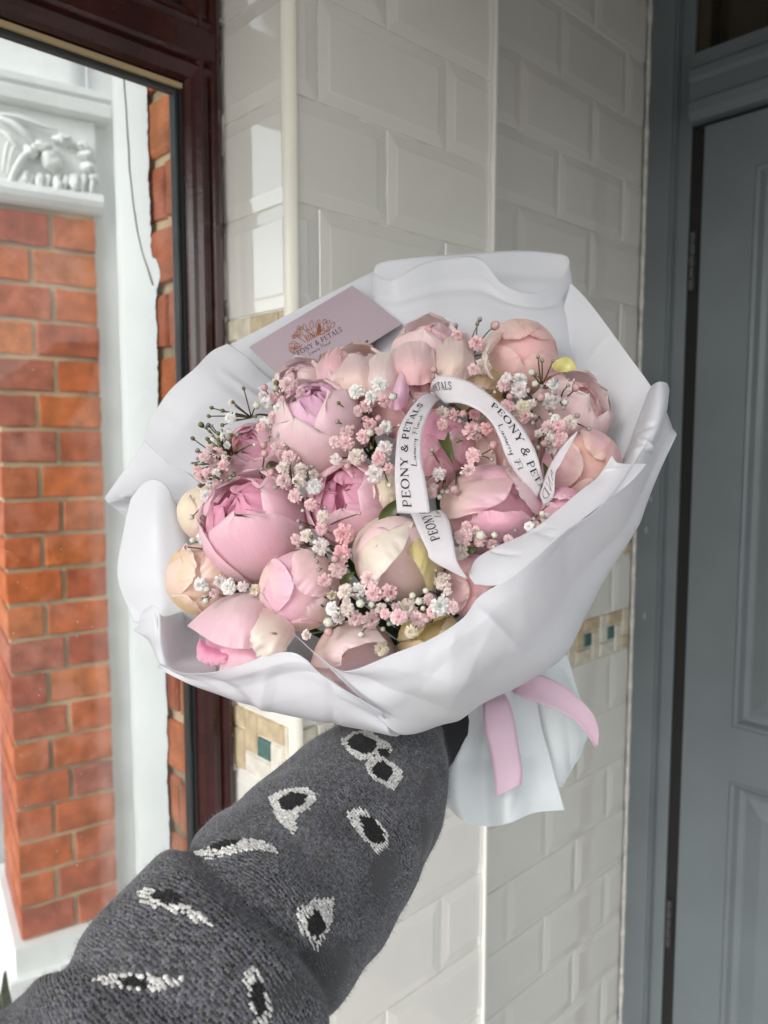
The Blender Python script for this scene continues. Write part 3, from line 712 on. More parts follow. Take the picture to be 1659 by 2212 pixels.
GOLD = 2.39996
AUTO = []
def peony(label, px, py, rpx, ax, style, outer, inner, base, seed, dz=0.0, extra=(), elong=1.08, phase=None):
    rng = random.Random(seed)
    D = DF(px, py) + dz
    R = 1.10 * rpx / FPX * (D + 0.03)
    ax = camdir(*ax); c = P(px, py, D + R * 0.8)
    t = thing('peony', label, 'flower', c - ax * R, 'peonies in the bouquet')
    ph = rng.uniform(0, 6.28) if phase is None else phase
    kc = .82 if style in ('bud', 'plain') else .66
    V, F = ellipsoid(c - ax * R * (.02 if style in ('bud', 'plain') else .2), R * kc * np.array([1, 0, 0]), R * kc * np.array([0, 1, 0]), R * kc * np.array([0, 0, 1]), 16, 11)
    core_c = lerp(inner, HOT, 0.25) if style not in ('bud', 'plain') else outer
    obj('core', V, F, M_PETAL, t, True, np.tile(core_c, (len(V), 1)), np.zeros((len(V), 2)))
    if style in ('bud', 'plain'):              # smooth inner globe that carries the outer petals
        for k in range(3):
            petal(t, c, R, ax, ph + k * 2.09, -.3, 1.3, 0.88 + .02 * k, outer, base, rng, ruff=.02, elong=elong)
    elif style == 'half':                      # opening, inner petals showing in the mouth
        for k in range(6):
            petal(t, c, R, ax, ph + .3 + k * GOLD, rng.uniform(.05, .4), .62, 0.70 + .03 * k, lerp(inner, HOT, rng.uniform(0, .35)), lerp(inner, HOT, .6), rng, ruff=.10, elong=elong)
        for k in range(3):
            petal(t, c, R, ax, ph + .8 + k * 2.2, rng.uniform(.38, .6), 1.0, 0.87 + .02 * k, inner, inner, rng, ruff=.05, elong=elong, lean=.4, edge=lerp(inner, WHITE, .3))
        for k in range(5):
            petal(t, c, R, ax, ph + k * 2.4 + rng.uniform(-.1, .1), (.5, .62, .48, .75, .85)[k], rng.uniform(.95, 1.15), 0.94 + .025 * k, lerp(outer, inner, rng.uniform(0, .3)), base, rng, ruff=.035, elong=elong, edge=lerp(outer, WHITE, .45), lean=.3, curl=.03)
    elif style == 'cup':                       # loose cupped petals
        for k in range(5):
            petal(t, c, R, ax, ph + .5 + k * GOLD, rng.uniform(.1, .5), .8, 0.68 + .03 * k, inner, lerp(inner, ROSE, .4), rng, ruff=.10, elong=elong)
        for k in range(5):
            petal(t, c, R, ax, ph + k * 2.45 + rng.uniform(-.15, .15), rng.uniform(.45, .8), rng.uniform(.9, 1.12), 0.9 + .035 * k, outer, base, rng, ruff=.075, elong=elong, edge=lerp(outer, WHITE, .5), curl=.07, lean=.3, notch=rng.uniform(0, .06))
    for ex in extra:                           # (phi, a_tip, width, radius scale, curl, colour, base colour)
        petal(t, c, R, ax, ph + ex[0], ex[1], ex[2], ex[3], np.asarray(ex[5]), np.asarray(ex[6]), rng, curl=ex[4], ruff=.06, elong=elong, edge=lerp(np.asarray(ex[5]), WHITE, .3))
    if style == 'bud': AUTO.append((t, px, py, rpx * 1.10, D, R, outer, inner, base, seed))
    # stem running back to the binding point
    b = c - ax * R * .95
    e_ = P(1010 + rng.uniform(-12, 12), 1530 + rng.uniform(-10, 10), 0.575 + rng.uniform(-.008, .008))
    m_ = lerp(b, e_, .45) - ax * 0.02
    mb = MB().tube(catmull([b + ax * R * .12, b - ax * .008, m_, e_], 14), 0.0026, 6, (0.06, 0.09, 0.03)); mb.build('stem', M_STEM, t, smooth=True)
    return t

S = dict
FL = [
 ('large pink peony with open magenta mouth, left of the bouquet', 556, 1142, 106, (-.28, .62, .75), 'half', PINK, ROSE, PEACH, 3, -.012, (), 1.16, 0.4),
 ('pale pink peony with lilac mouth above the left cluster of small florets', 688, 928, 94, (-.1, .75, .65), 'half', PALE, LILAC, PEACH, 12, -.012, (), 1.12, 1.3),
 ('rose pink peony with dark magenta centre in the middle of the bouquet', 757, 1090, 84, (-.25, .35, .9), 'half', PINK, ROSE, PALE, 8, 0.0, (), 1.0, 0.2),
 ('pink peony partly hidden behind the large open one on the left', 560, 985, 66, (-.4, .5, .75), 'half', PINK, ROSE, PALE, 14, .012, (), 1.05, 2.0),
 ('cream and peach peony bud at the left edge', 437, 1250, 74, (-.45, .35, .8), 'bud', PEACH, CREAM, np.array(s2l(236, 210, 160)), 5, .0, (), 1.08, .7),
 ('pink peony bud with fold opening to the left, lower middle', 648, 1274, 83, (-.55, .1, .82), 'bud', PINK, LILAC, PEACH, 6, -.010, (), 1.1, 2.4),
 ('lilac pink peony with a large drooping petal at the lower left', 520, 1376, 74, (-.6, -.55, .55), 'plain', ROSE, HOT, PINK, 9, .008, (), 1.0, 1.0),
 ('pale pink peony just above the lower paper fold', 765, 1428, 90, (.0, -.1, .95), 'plain', PALE, PINK, PEACH, 10, .006, (), 1.0, 2.2),
 ('cream white peony with yellow green side petal, right of centre', 858, 1206, 92, (-.25, .3, .9), 'plain', PALE, WHITE, CREAM, 27, -.014, (), 1.04, 1.7),
 ('small yellow cream peony bud against the lower front paper', 930, 1385, 66, (.1, -.2, .9), 'bud', np.array(s2l(226, 204, 150)), CREAM, YEL, 15, .008, (), 1.0, .2),
 ('salmon pink peony bud half hidden by the rounded paper fold', 1024, 1268, 66, (.35, -.1, .85), 'bud', SALMON, PINK, PINK, 16, .004, (), 1.12, 1.1),
 ('wide pale pink peony with folded petals below the ribbon loop', 1060, 1102, 100, (.1, .1, .95), 'plain', PINK, ROSE, PEACH, 17, -.004, (), .96, .9),
 ('rose peony bud framed by the left arm of the ribbon', 938, 975, 84, (-.1, .45, .85), 'bud', ROSE, SALMON, SALMON, 18, .004, (), 1.16, 2.0),
 ('dusty pink peony behind the right arm of the ribbon', 1100, 968, 84, (.2, .35, .85), 'bud', DUST, SALMON, PEACH, 19, .014, (), 1.0, .1),
 ('yellow and pink speckled peony bud at the right edge', 1258, 1012, 82, (.5, .3, .8), 'bud', np.array(s2l(244, 208, 196)), PEACH, PINK, 20, -.002, (), 1.0, 1.9),
 ('pink peony peeping over the right paper edge', 1215, 1112, 56, (.5, .1, .8), 'bud', PINK, ROSE, ROSE, 22, -.004, (), 1.0, .5),
 ('ruffled pale pink peony at the upper right behind small florets', 1230, 892, 80, (.45, .5, .7), 'cup', PALE, SALMON, PEACH, 23, .012, (), 1.0, .4),
 ('peach peony bud near the top right with a loose cream petal', 1124, 770, 76, (.2, .65, .7), 'bud', np.array(s2l(246, 206, 205)), PEACH, PEACH, 24, .006, (), 1.0, 1.4),
 ('pale pink peony with upright cupped petals at the top', 932, 776, 78, (.0, .75, .6), 'cup', PALE, SALMON, PEACH, 25, .012, (), 1.05, .9),
 ('small honey coloured peony bud behind the top of the ribbon', 1035, 842, 52, (.1, .5, .8), 'bud', np.array(s2l(226, 196, 150)), PEACH, YEL, 26, .006, (), 1.0, .3),
 ('pale peach peony spreading its petals below the card', 782, 822, 70, (-.05, .7, .65), 'cup', np.array(s2l(240, 212, 206)), PALE, PEACH, 28, .010, (), 1.0, 1.1),
 ('pink peony with a pointed petal left of the ribbon top', 872, 872, 64, (-.1, .6, .75), 'cup', SALMON, PINK, SALMON, 29, .004, (), 1.1, .6),
 ('faint pink peony at the back left under the card corner', 655, 838, 56, (-.3, .6, .7), 'cup', PALE, PALE, PEACH, 30, .022, (), 1.0, .8),
 ('honey cream peony bud behind the left florets', 528, 980, 44, (-.4, .4, .8), 'bud', np.array(s2l(232, 208, 160)), PEACH, YEL, 32, .022, (), 1.0, .8),
 ('cream peach peony at the far left edge behind the open pink one', 448, 1110, 58, (-.5, .3, .7), 'bud', CREAM, PEACH, PEACH, 33, .018, (), 1.15, .2),
 ('cream petalled peony tucked beside the left arm of the ribbon', 835, 1065, 48, (.1, .2, .9), 'bud', CREAM, WHITE, PEACH, 34, .006, (), 1.1, 1.2),
]
FLO = {f[0]: peony(*f) for f in FL}

def free_petal(key, rows, c_in, c_out, n=26, m=22, bulge=.006, ruff=.0016, edge=None):
    """a hand-shaped petal: rows run from its base to its outer edge, points (px, py, depth offset)"""
    par = next(o for l, o in FLO.items() if key in l) if isinstance(key, str) else key
    G = Parr(np.array([[(x, y, (DF(x, y) if isinstance(key, str) else 0) + d) for x, y, d in r] for r in rows], float))
    B = np.swapaxes(catmull(np.swapaxes(catmull(G, m), 0, 1), n), 0, 1)
    tt, aa = np.meshgrid(np.linspace(0, 1, m), np.linspace(-1, 1, n), indexing='ij')
    so = RNG.uniform(0, 90)
    N1 = np.vectorize(lambda a, t: noise.noise(Vector((a * 2.6 + so, t * 1.6, so))))(aa, tt); N2 = np.vectorize(lambda a, t: noise.noise(Vector((a * 9 + so, t * 3, so + 5))))(aa, tt)
    W_ = np.linalg.norm(B[m // 2, -1] - B[m // 2, 0])
    dB = np.gradient(B, axis=0); dB /= np.linalg.norm(dB, axis=2)[..., None] + 1e-9
    B = B + dB * (W_ * (.030 * N1 + .016 * N2) * tt ** 3)[..., None]
    rim = np.maximum(np.abs(aa) ** 3, tt ** 4)
    B = B - FW * (bulge * (1 - aa ** 2) * np.sin(np.pi * np.clip(tt, 0, 1)) )[..., None] + FW * (1.5 * ruff * (1.6 * N1 + N2) * (.25 + rim))[..., None]
    k = (tt * tt * (3 - 2 * tt))[..., None]; C = np.asarray(c_in) * (1 - k) + np.asarray(c_out) * k
    e_ = np.asarray(edge if edge is not None else lerp(np.asarray(c_out), WHITE, .5)); q = (np.clip(rim * 1.2 - .4, 0, 1) * .7)[..., None]
    C = (C * (1 - q) + e_ * q) * (1 + .04 * N1)[..., None]
    UVs = np.stack([aa * .5 + so, tt], -1)
    o = obj('petal', B.reshape(-1, 3), grid_faces(m, n), M_PETAL, par, True, C.reshape(-1, 3), UVs.reshape(-1, 2)); return o

for (t_, px_, py_, rp_, D_, R_, outer, inner, base, seed_) in AUTO:       # outer petals folding over each bud
    ar = random.Random(seed_ * 13 + 1); ph_ = ar.uniform(0, 6.28)
    for k in range(4):
        th_ = ph_ + k * (2.25 if k < 3 else 1.3) + ar.uniform(-.2, .2); re = (.05, .2, .45, .62)[k] + ar.uniform(-.1, .1); hw = ar.uniform(.72, .92)
        rows = []
        for q_, rho in enumerate((1.0, .80, lerp(.80, re, .55), re)):
            row = []
            for a in (-1, -.5, 0, .5, 1):
                if q_ == 0: x_, y_ = .985 * math.cos(a * .95), .985 * math.sin(a * .95)
                else: x_, y_ = rho - (.10 + .10 * q_) * a * a * (-1 if q_ == 3 else .6) * -1 * (1 if q_ < 3 else -1), a * hw * (1.0, .92, .88, .66)[q_]
                if q_ == 3: x_ = rho + .22 * a * a
                l_ = math.hypot(x_, y_)
                if l_ > .985: x_, y_ = x_ / l_ * .985, y_ / l_ * .985
                z_ = .8 * R_ - R_ * math.sqrt(max(0, 1 - x_ * x_ - y_ * y_)) * 1.03 - .0009 * (k + 1) - (.0012 if q_ == 3 else 0) - (.002 if q_ == 0 else 0)
                gx = x_ * math.cos(th_) - y_ * math.sin(th_); gy = x_ * math.sin(th_) + y_ * math.cos(th_)
                row.append((px_ + rp_ * gx, py_ - rp_ * gy, D_ + z_))
            rows.append(row)
        tipc = lerp(outer, (PALE, inner, WHITE, outer)[k], ar.uniform(.15, .5))
        free_petal(t_, rows, base, tipc, bulge=.0006, ruff=.0011)

k7n = 'large drooping petal'
free_petal(k7n, [[(430, 1372, .0), (445, 1392, -.004), (470, 1402, -.006), (500, 1414, -.008)], [(428, 1390, -.004), (442, 1404, -.010), (462, 1412, -.012), (497, 1418, -.012)], [(422, 1420, -.006), (438, 1432, -.012), (458, 1438, -.014), (488, 1430, -.012)]], HOT, ROSE, bulge=.002, edge=ROSE)
free_petal(k7n, [[(478, 1402, -.006), (510, 1398, -.012), (540, 1400, -.014), (570, 1404, -.012)], [(478, 1430, -.008), (510, 1425, -.014), (545, 1425, -.016), (575, 1430, -.012)], [(475, 1468, -.004), (510, 1470, -.008), (545, 1472, -.008), (580, 1470, -.004)]], ROSE, PALE, bulge=.003)
free_petal(k7n, [[(590, 1318, .004), (560, 1290, .002), (520, 1280, .004), (476, 1292, .010)], [(580, 1340, -.012), (545, 1318, -.020), (500, 1310, -.018), (440, 1318, .000)], [(565, 1368, -.020), (535, 1352, -.028), (485, 1345, -.026), (416, 1340, -.006)], [(552, 1398, -.022), (526, 1402, -.028), (470, 1392, -.026), (404, 1352, -.010)]], PALE, PINK, bulge=.004, ruff=.0022)
free_petal(k7n, [[(640, 1372, -.004), (632, 1350, -.006), (608, 1328, -.006), (580, 1312, -.002)], [(622, 1395, -.016), (606, 1370, -.022), (585, 1345, -.020), (560, 1312, -.010)], [(612, 1424, -.018), (578, 1400, -.028), (556, 1366, -.028), (546, 1306, -.014)], [(590, 1432, -.014), (556, 1420, -.024), (538, 1380, -.028), (538, 1325, -.020)]], PEACH, WHITE, bulge=.002, ruff=.0034)
k9n = 'yellow green side petal'
free_petal(k9n, [[(905, 1135, .004), (930, 1150, .004), (955, 1180, .010), (966, 1215, .02)], [(892, 1160, -.016), (915, 1180, -.018), (938, 1210, -.012), (952, 1245, .004)], [(880, 1184, -.020), (902, 1224, -.024), (918, 1256, -.018), (926, 1290, .000)]], lerp(YEL, CREAM, .5), YEL, bulge=.003, ruff=.002, edge=lerp(YEL, WHITE, .5))
free_petal(k9n, [[(766, 1222, .016), (762, 1178, .012), (790, 1130, .010), (846, 1108, .010)], [(784, 1240, -.006), (784, 1186, -.012), (812, 1148, -.012), (862, 1118, -.004)], [(800, 1250, -.018), (815, 1205, -.026), (842, 1165, -.024), (880, 1124, -.012)], [(812, 1256, -.022), (836, 1228, -.032), (868, 1190, -.030), (893, 1128, -.016)]], CREAM, WHITE, bulge=.004, ruff=.002)
k12 = 'folded petals below the ribbon'
free_petal(k12, [[(958, 1122, .012), (952, 1078, .012), (990, 1030, .010), (1060, 1016, .010)], [(985, 1120, -.008), (990, 1080, -.012), (1030, 1045, -.012), (1090, 1030, -.006)], [(1010, 1112, -.018), (1030, 1088, -.024), (1070, 1062, -.022), (1110, 1040, -.012)], [(1030, 1108, -.020), (1068, 1092, -.027), (1096, 1072, -.026), (1106, 1044, -.016)]], PEACH, PINK, bulge=.003)
free_petal(k12, [[(1172, 1120, .012), (1174, 1070, .012), (1150, 1030, .010), (1110, 1000, .004)], [(1158, 1110, -.008), (1150, 1075, -.012), (1132, 1040, -.012), (1102, 1008, -.008)], [(1145, 1098, -.018), (1125, 1075, -.024), (1110, 1052, -.022), (1090, 1012, -.018)]], PINK, PALE, bulge=.003, ruff=.002)
free_petal(k12, [[(1180, 1130, .014), (1130, 1165, .012), (1060, 1178, .010), (1000, 1165, .012)], [(1150, 1118, -.010), (1110, 1135, -.016), (1060, 1140, -.016), (1015, 1128, -.008)], [(1128, 1102, -.018), (1098, 1106, -.026), (1060, 1104, -.026), (1028, 1104, -.020)]], PINK, ROSE, bulge=.003)
k8n = 'just above the lower paper fold'
free_petal(k8n, [[(668, 1440, .010), (690, 1385, .008), (740, 1352, .006), (800, 1348, .010)], [(700, 1445, -.010), (718, 1400, -.014), (760, 1370, -.014), (815, 1362, -.004)], [(735, 1440, -.018), (745, 1408, -.022), (790, 1390, -.022), (835, 1385, -.012)]], PEACH, PALE, bulge=.003, ruff=.0022)
k19 = 'upright cupped petals at the top'
free_petal(k19, [[(850, 822, -.004), (875, 830, -.012), (905, 832, -.014), (935, 825, -.010)], [(842, 786, -.004), (872, 785, -.014), (905, 784, -.018), (940, 790, -.012)], [(845, 756, .004), (872, 740, -.002), (905, 738, -.006), (936, 752, -.006)]], SALMON, PALE, bulge=.006, ruff=.0026)
free_petal(k19, [[(940, 826, -.010), (962, 832, -.014), (990, 828, -.014), (1015, 815, -.006)], [(938, 785, -.012), (965, 782, -.018), (995, 778, -.018), (1024, 780, -.006)], [(945, 752, -.004), (968, 728, -.006), (998, 726, -.006), (1022, 752, .002)]], PEACH, lerp(PALE, CREAM, .4), bulge=.006, ruff=.002)
free_petal(k19, [[(900, 800, .010), (930, 800, .004), (960, 800, .004), (990, 795, .010)], [(890, 745, .012), (925, 735, .008), (955, 735, .008), (990, 745, .014)], [(905, 712, .018), (930, 702, .016), (955, 700, .016), (985, 718, .022)]], LILAC, lerp(PINK, PALE, .5), bulge=.004, ruff=.002)
k21 = 'spreading its petals below the card'
free_petal(k21, [[(720, 850, -.002), (750, 858, -.008), (790, 856, -.010), (820, 845, -.006)], [(712, 815, -.002), (745, 812, -.012), (785, 810, -.014), (825, 815, -.006)], [(708, 792, .006), (745, 772, .002), (790, 768, .000), (832, 790, .004)]], PEACH, PALE, bulge=.006, ruff=.0026)
free_petal(k21, [[(790, 858, -.008), (815, 862, -.012), (845, 858, -.010), (866, 845, -.002)], [(782, 815, -.010), (812, 810, -.018), (846, 808, -.014), (872, 816, -.002)], [(792, 782, -.002), (814, 764, -.004), (842, 764, -.004), (866, 790, .004)]], PALE, lerp(PALE, WHITE, .5), bulge=.005, ruff=.002)
free_petal(k21, [[(690, 840, .004), (708, 838, .000), (728, 836, .000), (745, 830, .002)], [(684, 800, .006), (704, 790, .002), (726, 788, .000), (748, 796, .002)], [(696, 770, .012), (712, 756, .010), (734, 752, .008), (756, 766, .008)]], PINK, SALMON, bulge=.004, ruff=.002)
k18 = 'near the top right with a loose cream petal'
free_petal(k18, [[(1075, 830, .000), (1060, 800, -.006), (1060, 765, -.004), (1085, 728, .004)], [(1068, 824, -.008), (1050, 790, -.012), (1058, 745, -.010), (1098, 712, .002)], [(1056, 812, -.010), (1040, 780, -.010), (1056, 726, -.006), (1130, 706, .004)]], PEACH, lerp(PALE, CREAM, .5), bulge=.003, ruff=.002)
k22 = 'pointed petal left of the ribbon top'
free_petal(k22, [[(838, 880, -.004), (852, 886, -.010), (868, 884, -.010), (880, 872, -.006)], [(842, 845, -.008), (856, 846, -.016), (870, 845, -.016), (884, 842, -.008)], [(856, 812, -.006), (864, 808, -.012), (872, 804, -.012), (880, 806, -.006)], [(868, 796, -.004), (871, 794, -.008), (873, 794, -.008), (876, 795, -.004)]], LILAC, lerp(PALE, LILAC, .4), bulge=.004)

# loose green leaves between the flowers
leafs = [(818, 1128, 875, 1072, 26), (715, 1300, 690, 1292, 22), (735, 1262, 765, 1235, 18), (985, 1198, 1035, 1180, 14), (940, 905, 978, 1002, 26), (1190, 790, 1246, 796, 34), (600, 1000, 575, 1010, 14), (1180, 1040, 1172, 1000, 12)]
wherel = ['beside the cream white peony', 'left of the lowest floret cluster', 'under the middle floret cluster', 'by the salmon bud', 'beside the ribbon loop', 'yellowing at the top right paper edge', 'behind the left open peony', 'beside the right ribbon arm']
for k, (x0, y0, x1, y1, wpx) in enumerate(leafs):
    rng = random.Random(50 + k)
    a = P(x0, y0, DF(x0, y0) + .004); b = P(x1, y1, DF(x1, y1) - .004); side = np.cross(b - a, FW); side /= np.linalg.norm(side)
    V = []; wv = wpx / FPX * .43 / 2
    for t in np.linspace(0, 1, 11):
        c = lerp(a, b, t) - FW * 0.006 * math.sin(t * 3); w = wv * math.sin(math.pi * t ** .75) + .0003
        V += [c - side * w - FW * w * .3, c + FW * w * .35, c + side * w - FW * w * .5]
    me_m = M_LEAF if k != 5 else simple('yellow_leaf', (0.50, 0.45, 0.16), 0.5, var=.25, vscale=120)
    o = obj('leaf', V, grid_faces(11, 3), me_m); tag(o, ('yellow green' if k == 5 else 'dark green') + ' peony leaf ' + wherel[k], 'leaf', 'leaves among the flowers')

# ---- gypsophila
def floret_mesh(name, core, mid, tip, seed, n_pet=74):
    rng = random.Random(seed); mb = MB(); cols = []
    for k in range(n_pet):
        f = (k + .5) / n_pet; al = 0.12 + 1.62 * f ** .8; ph = k * GOLD + rng.uniform(-.3, .3)
        L = lerp(.55, 1.0, f) * rng.uniform(.85, 1.1); w = rng.uniform(.11, .19); tw = rng.uniform(-.5, .5)
        d = np.array([math.sin(al) * math.cos(ph), math.sin(al) * math.sin(ph), math.cos(al)])
        s_ = np.array([-math.sin(ph), math.cos(ph), 0]); s_ = s_ * math.cos(tw) + np.cross(d, s_) * math.sin(tw); nrm = np.cross(d, s_)
        pts = []
        for (t, ww, cu) in ((.15, .35, 0), (.62, .9, .02), (.9, 1.0, -.03), (1.0, .75, -.07)):
            for sgn in (-1, 0, 1):
                q = d * L * t * (1 + (.06 if sgn == 0 and t == 1 else 0) * -1) + s_ * w * ww * sgn + nrm * (cu + .05 * abs(sgn) + rng.uniform(-.025, .025))
                pts.append(q)
        b = len(mb.V); mb.add(pts, grid_faces(4, 3))
        br = rng.uniform(.88, 1.06)
        for r, t in enumerate((0.05, .5, .85, 1.0)):
            c = lerp(core, mid, min(1, t * 2)) if t < .5 else lerp(mid, tip, (t - .5) * 2)
            cols += [np.asarray(c) * br] * 3
    V = np.asarray(mb.V) - [0, 0, .25]
    mb2 = MB(); v, fc = ellipsoid(np.array([0, 0, -.5]), np.array([.24, 0, 0]), np.array([0, .24, 0]), np.array([0, 0, .3]), 8, 6)
    nV = len(V); F = list(mb.F) + [tuple(i + nV for i in f) for f in fc]
    V = np.concatenate([V, np.asarray(v)]); cols += [np.array((0.10, 0.13, 0.06))] * len(v)
    return mk_mesh(name, V, F, M_FLORET, True, np.asarray(cols))

def bud_mesh(name, colr, cal, seed):
    rng = random.Random(seed); V, F = ellipsoid(np.zeros(3), np.array([.8, 0, 0]), np.array([0, .8, 0]), np.array([0, 0, .95]), 12, 9, .22, seed)
    V = np.asarray(V); k = np.clip((V[:, 2] + .15) * 1.6 + .35 * np.cos(np.arctan2(V[:, 1], V[:, 0]) * 5), 0, 1)[:, None]
    return mk_mesh(name, V, F, M_FLORET, True, np.asarray(cal) * (1 - k) + np.asarray(colr) * k)
cW = np.array((.86, .85, .82)); cG = np.array((.55, .60, .36)); cCr = np.array((.74, .66, .52)); cP = np.array((.86, .60, .61)); cPP = np.array((.85, .47, .49)); cM = np.array((.86, .75, .73))
FM = {'w': [floret_mesh('floret_white', cG, cW, cW, 1), floret_mesh('floret_white', cCr, cW, cW * .97, 2)],
      'm': [floret_mesh('floret_blush', cCr, cW * .95, cM, 3), floret_mesh('floret_blush', cG, cCr, cM, 4)],
      'p': [floret_mesh('floret_pink', cCr, cM, cP, 5), floret_mesh('floret_pink', cM, cP, cP * .98, 6)],
      'P': [floret_mesh('floret_rose', cM, cP, cPP, 7), floret_mesh('floret_rose', cP, cP, cPP, 8)],
      'c': [floret_mesh('floret_cream', cG, cCr * 1.05, cCr * 1.1, 9)],
      'b': [bud_mesh('bud_closed', (.42, .40, .36), (.16, .18, .10), 1), bud_mesh('bud_closed', (.46, .38, .38), (.20, .17, .14), 2)],
      'q': [bud_mesh('bud_pink', (.72, .46, .46), (.34, .28, .20), 3)], 'h': [bud_mesh('bud_white', (.76, .74, .64), (.20, .24, .10), 4)],
      'g': [bud_mesh('bud_green', (.20, .23, .10), (.07, .09, .03), 5)]}
def crop(ox, oy, sc, L): return [((ox + x / sc) * .54, (oy + y / sc) * .54, s / sc * .54, k) for (x, y, s, k) in L]
FA = crop(400, 950, 1.3825, [(1545,805,95,'w'),(1412,848,90,'w'),(1357,880,66,'w'),(1505,880,84,'w'),(1575,905,68,'w'),(1620,880,48,'h'),(1350,960,90,'m'),(1475,930,78,'p'),(1420,960,66,'p'),(1355,1075,90,'p'),(1300,1125,74,'p'),(1365,1140,84,'p'),(1495,1040,80,'w'),(1585,1050,80,'w'),(1495,1080,46,'h'),(1545,1070,52,'p'),(1575,1160,95,'m'),(1420,1210,100,'w'),(1305,1230,68,'m'),(1545,1225,90,'p'),(1525,1310,105,'w'),(1370,1265,42,'q'),(1455,1100,80,'p'),(1600,1275,62,'p'),(1470,1000,40,'P'),(1600,1370,36,'h'),(1540,1000,40,'q'),(1400,1050,34,'q'),
 (1045,815,95,'p'),(910,830,42,'q'),(970,835,42,'h'),(905,870,64,'m'),(955,890,64,'w'),(920,920,74,'w'),(990,945,64,'w'),(865,928,46,'h'),(968,1000,80,'p'),(910,1030,80,'m'),(890,1050,58,'p'),(1015,960,64,'p'),(1110,850,54,'p'),(725,912,46,'m'),(990,1095,48,'w'),(975,805,34,'g'),(1012,890,36,'q'),
 (720,1000,68,'w'),(690,1085,74,'w'),(635,1110,64,'w'),(575,1215,68,'p'),(650,1185,64,'p'),(605,1160,54,'p'),(680,1265,74,'p'),(625,1250,64,'p'),(535,1280,54,'p'),(570,1330,54,'p'),(690,1325,68,'p'),(590,1300,64,'p'),(640,1350,54,'p'),(600,1390,64,'m'),(590,1430,74,'w'),(640,1300,50,'m'),(700,1150,44,'w'),(685,1215,40,'m'),(540,1320,40,'p'),
 (795,835,22,'g'),(617,942,22,'g'),(678,958,24,'g'),(560,1037,32,'g'),(600,1038,26,'g'),(540,1175,24,'b'),(530,1255,22,'g'),(895,1280,22,'b'),(1313,1018,26,'b'),(930,1120,22,'b'),(970,1382,30,'b'),(605,1130,22,'g'),(735,910,20,'g'),(735,1005,20,'g'),(630,1185,22,'g'),(555,1370,24,'g'),(655,1140,20,'g'),(860,990,20,'g'),(1040,1165,20,'g'),(1320,915,22,'g'),
 (905,1150,46,'q'),(910,1195,46,'q'),(985,1170,84,'w'),(1040,1210,84,'p'),(1010,1270,80,'m'),(945,1300,46,'q'),(1105,1280,80,'m'),(1020,1345,90,'p'),(1100,1345,80,'m'),(1185,1375,95,'w'),(1185,1310,62,'m'),(1075,1430,84,'p'),(1135,1322,30,'b'),(1050,1250,24,'b')])
FB = crop(1500, 950, 1.3272, [(545,555,84,'p'),(445,515,58,'p'),(638,468,52,'q'),(578,690,95,'m'),(410,718,74,'m'),(240,710,64,'P'),(240,752,68,'P'),(525,700,64,'p'),(325,818,58,'w'),(430,467,24,'b'),(557,435,26,'b'),(543,458,24,'b'),(467,615,28,'b'),(449,650,28,'b'),(606,613,26,'b'),(315,703,38,'q'),
 (775,750,82,'w'),(685,780,82,'p'),(770,812,100,'m'),(832,718,40,'h'),(850,777,40,'h'),(880,848,48,'q'),(860,730,24,'b'),(865,632,24,'b'),(887,652,26,'b'),(885,790,24,'b'),(955,785,72,'w'),(935,870,95,'w'),(700,895,80,'p'),(780,908,90,'c'),(835,880,52,'m'),(750,930,62,'w'),(800,950,74,'w'),(955,825,24,'b'),(962,757,24,'b'),(1025,785,24,'b'),(1065,798,42,'q'),(1010,875,38,'h'),(1000,905,26,'b'),(1075,945,32,'b'),(1040,980,84,'m'),(920,1005,80,'w'),(990,998,24,'b'),(975,1000,72,'w'),(985,1060,90,'p'),(850,950,26,'b'),(930,1060,52,'m'),(870,1040,46,'m'),(898,1095,42,'q'),(955,1100,38,'q'),(940,1120,64,'m'),(865,1115,30,'b'),(1135,1015,28,'b'),(715,845,40,'q'),(575,810,30,'b'),(960,960,50,'w'),(700,745,60,'m'),
 (362,940,84,'m'),(410,945,72,'p'),(360,990,64,'p'),(470,935,42,'q'),(520,1020,105,'p'),(590,1010,74,'P'),(530,940,64,'P'),(630,1103,52,'q'),(520,1155,84,'p'),(620,1178,28,'b'),(340,1255,78,'m'),(500,1240,78,'p'),(440,1080,26,'g'),(275,1280,28,'b'),(422,1340,52,'q'),(360,1350,32,'b'),(385,1350,28,'b'),(345,1378,34,'b'),(300,1360,64,'p'),(210,868,22,'b'),(75,1180,24,'b'),(450,975,30,'b'),(310,1330,50,'m')])
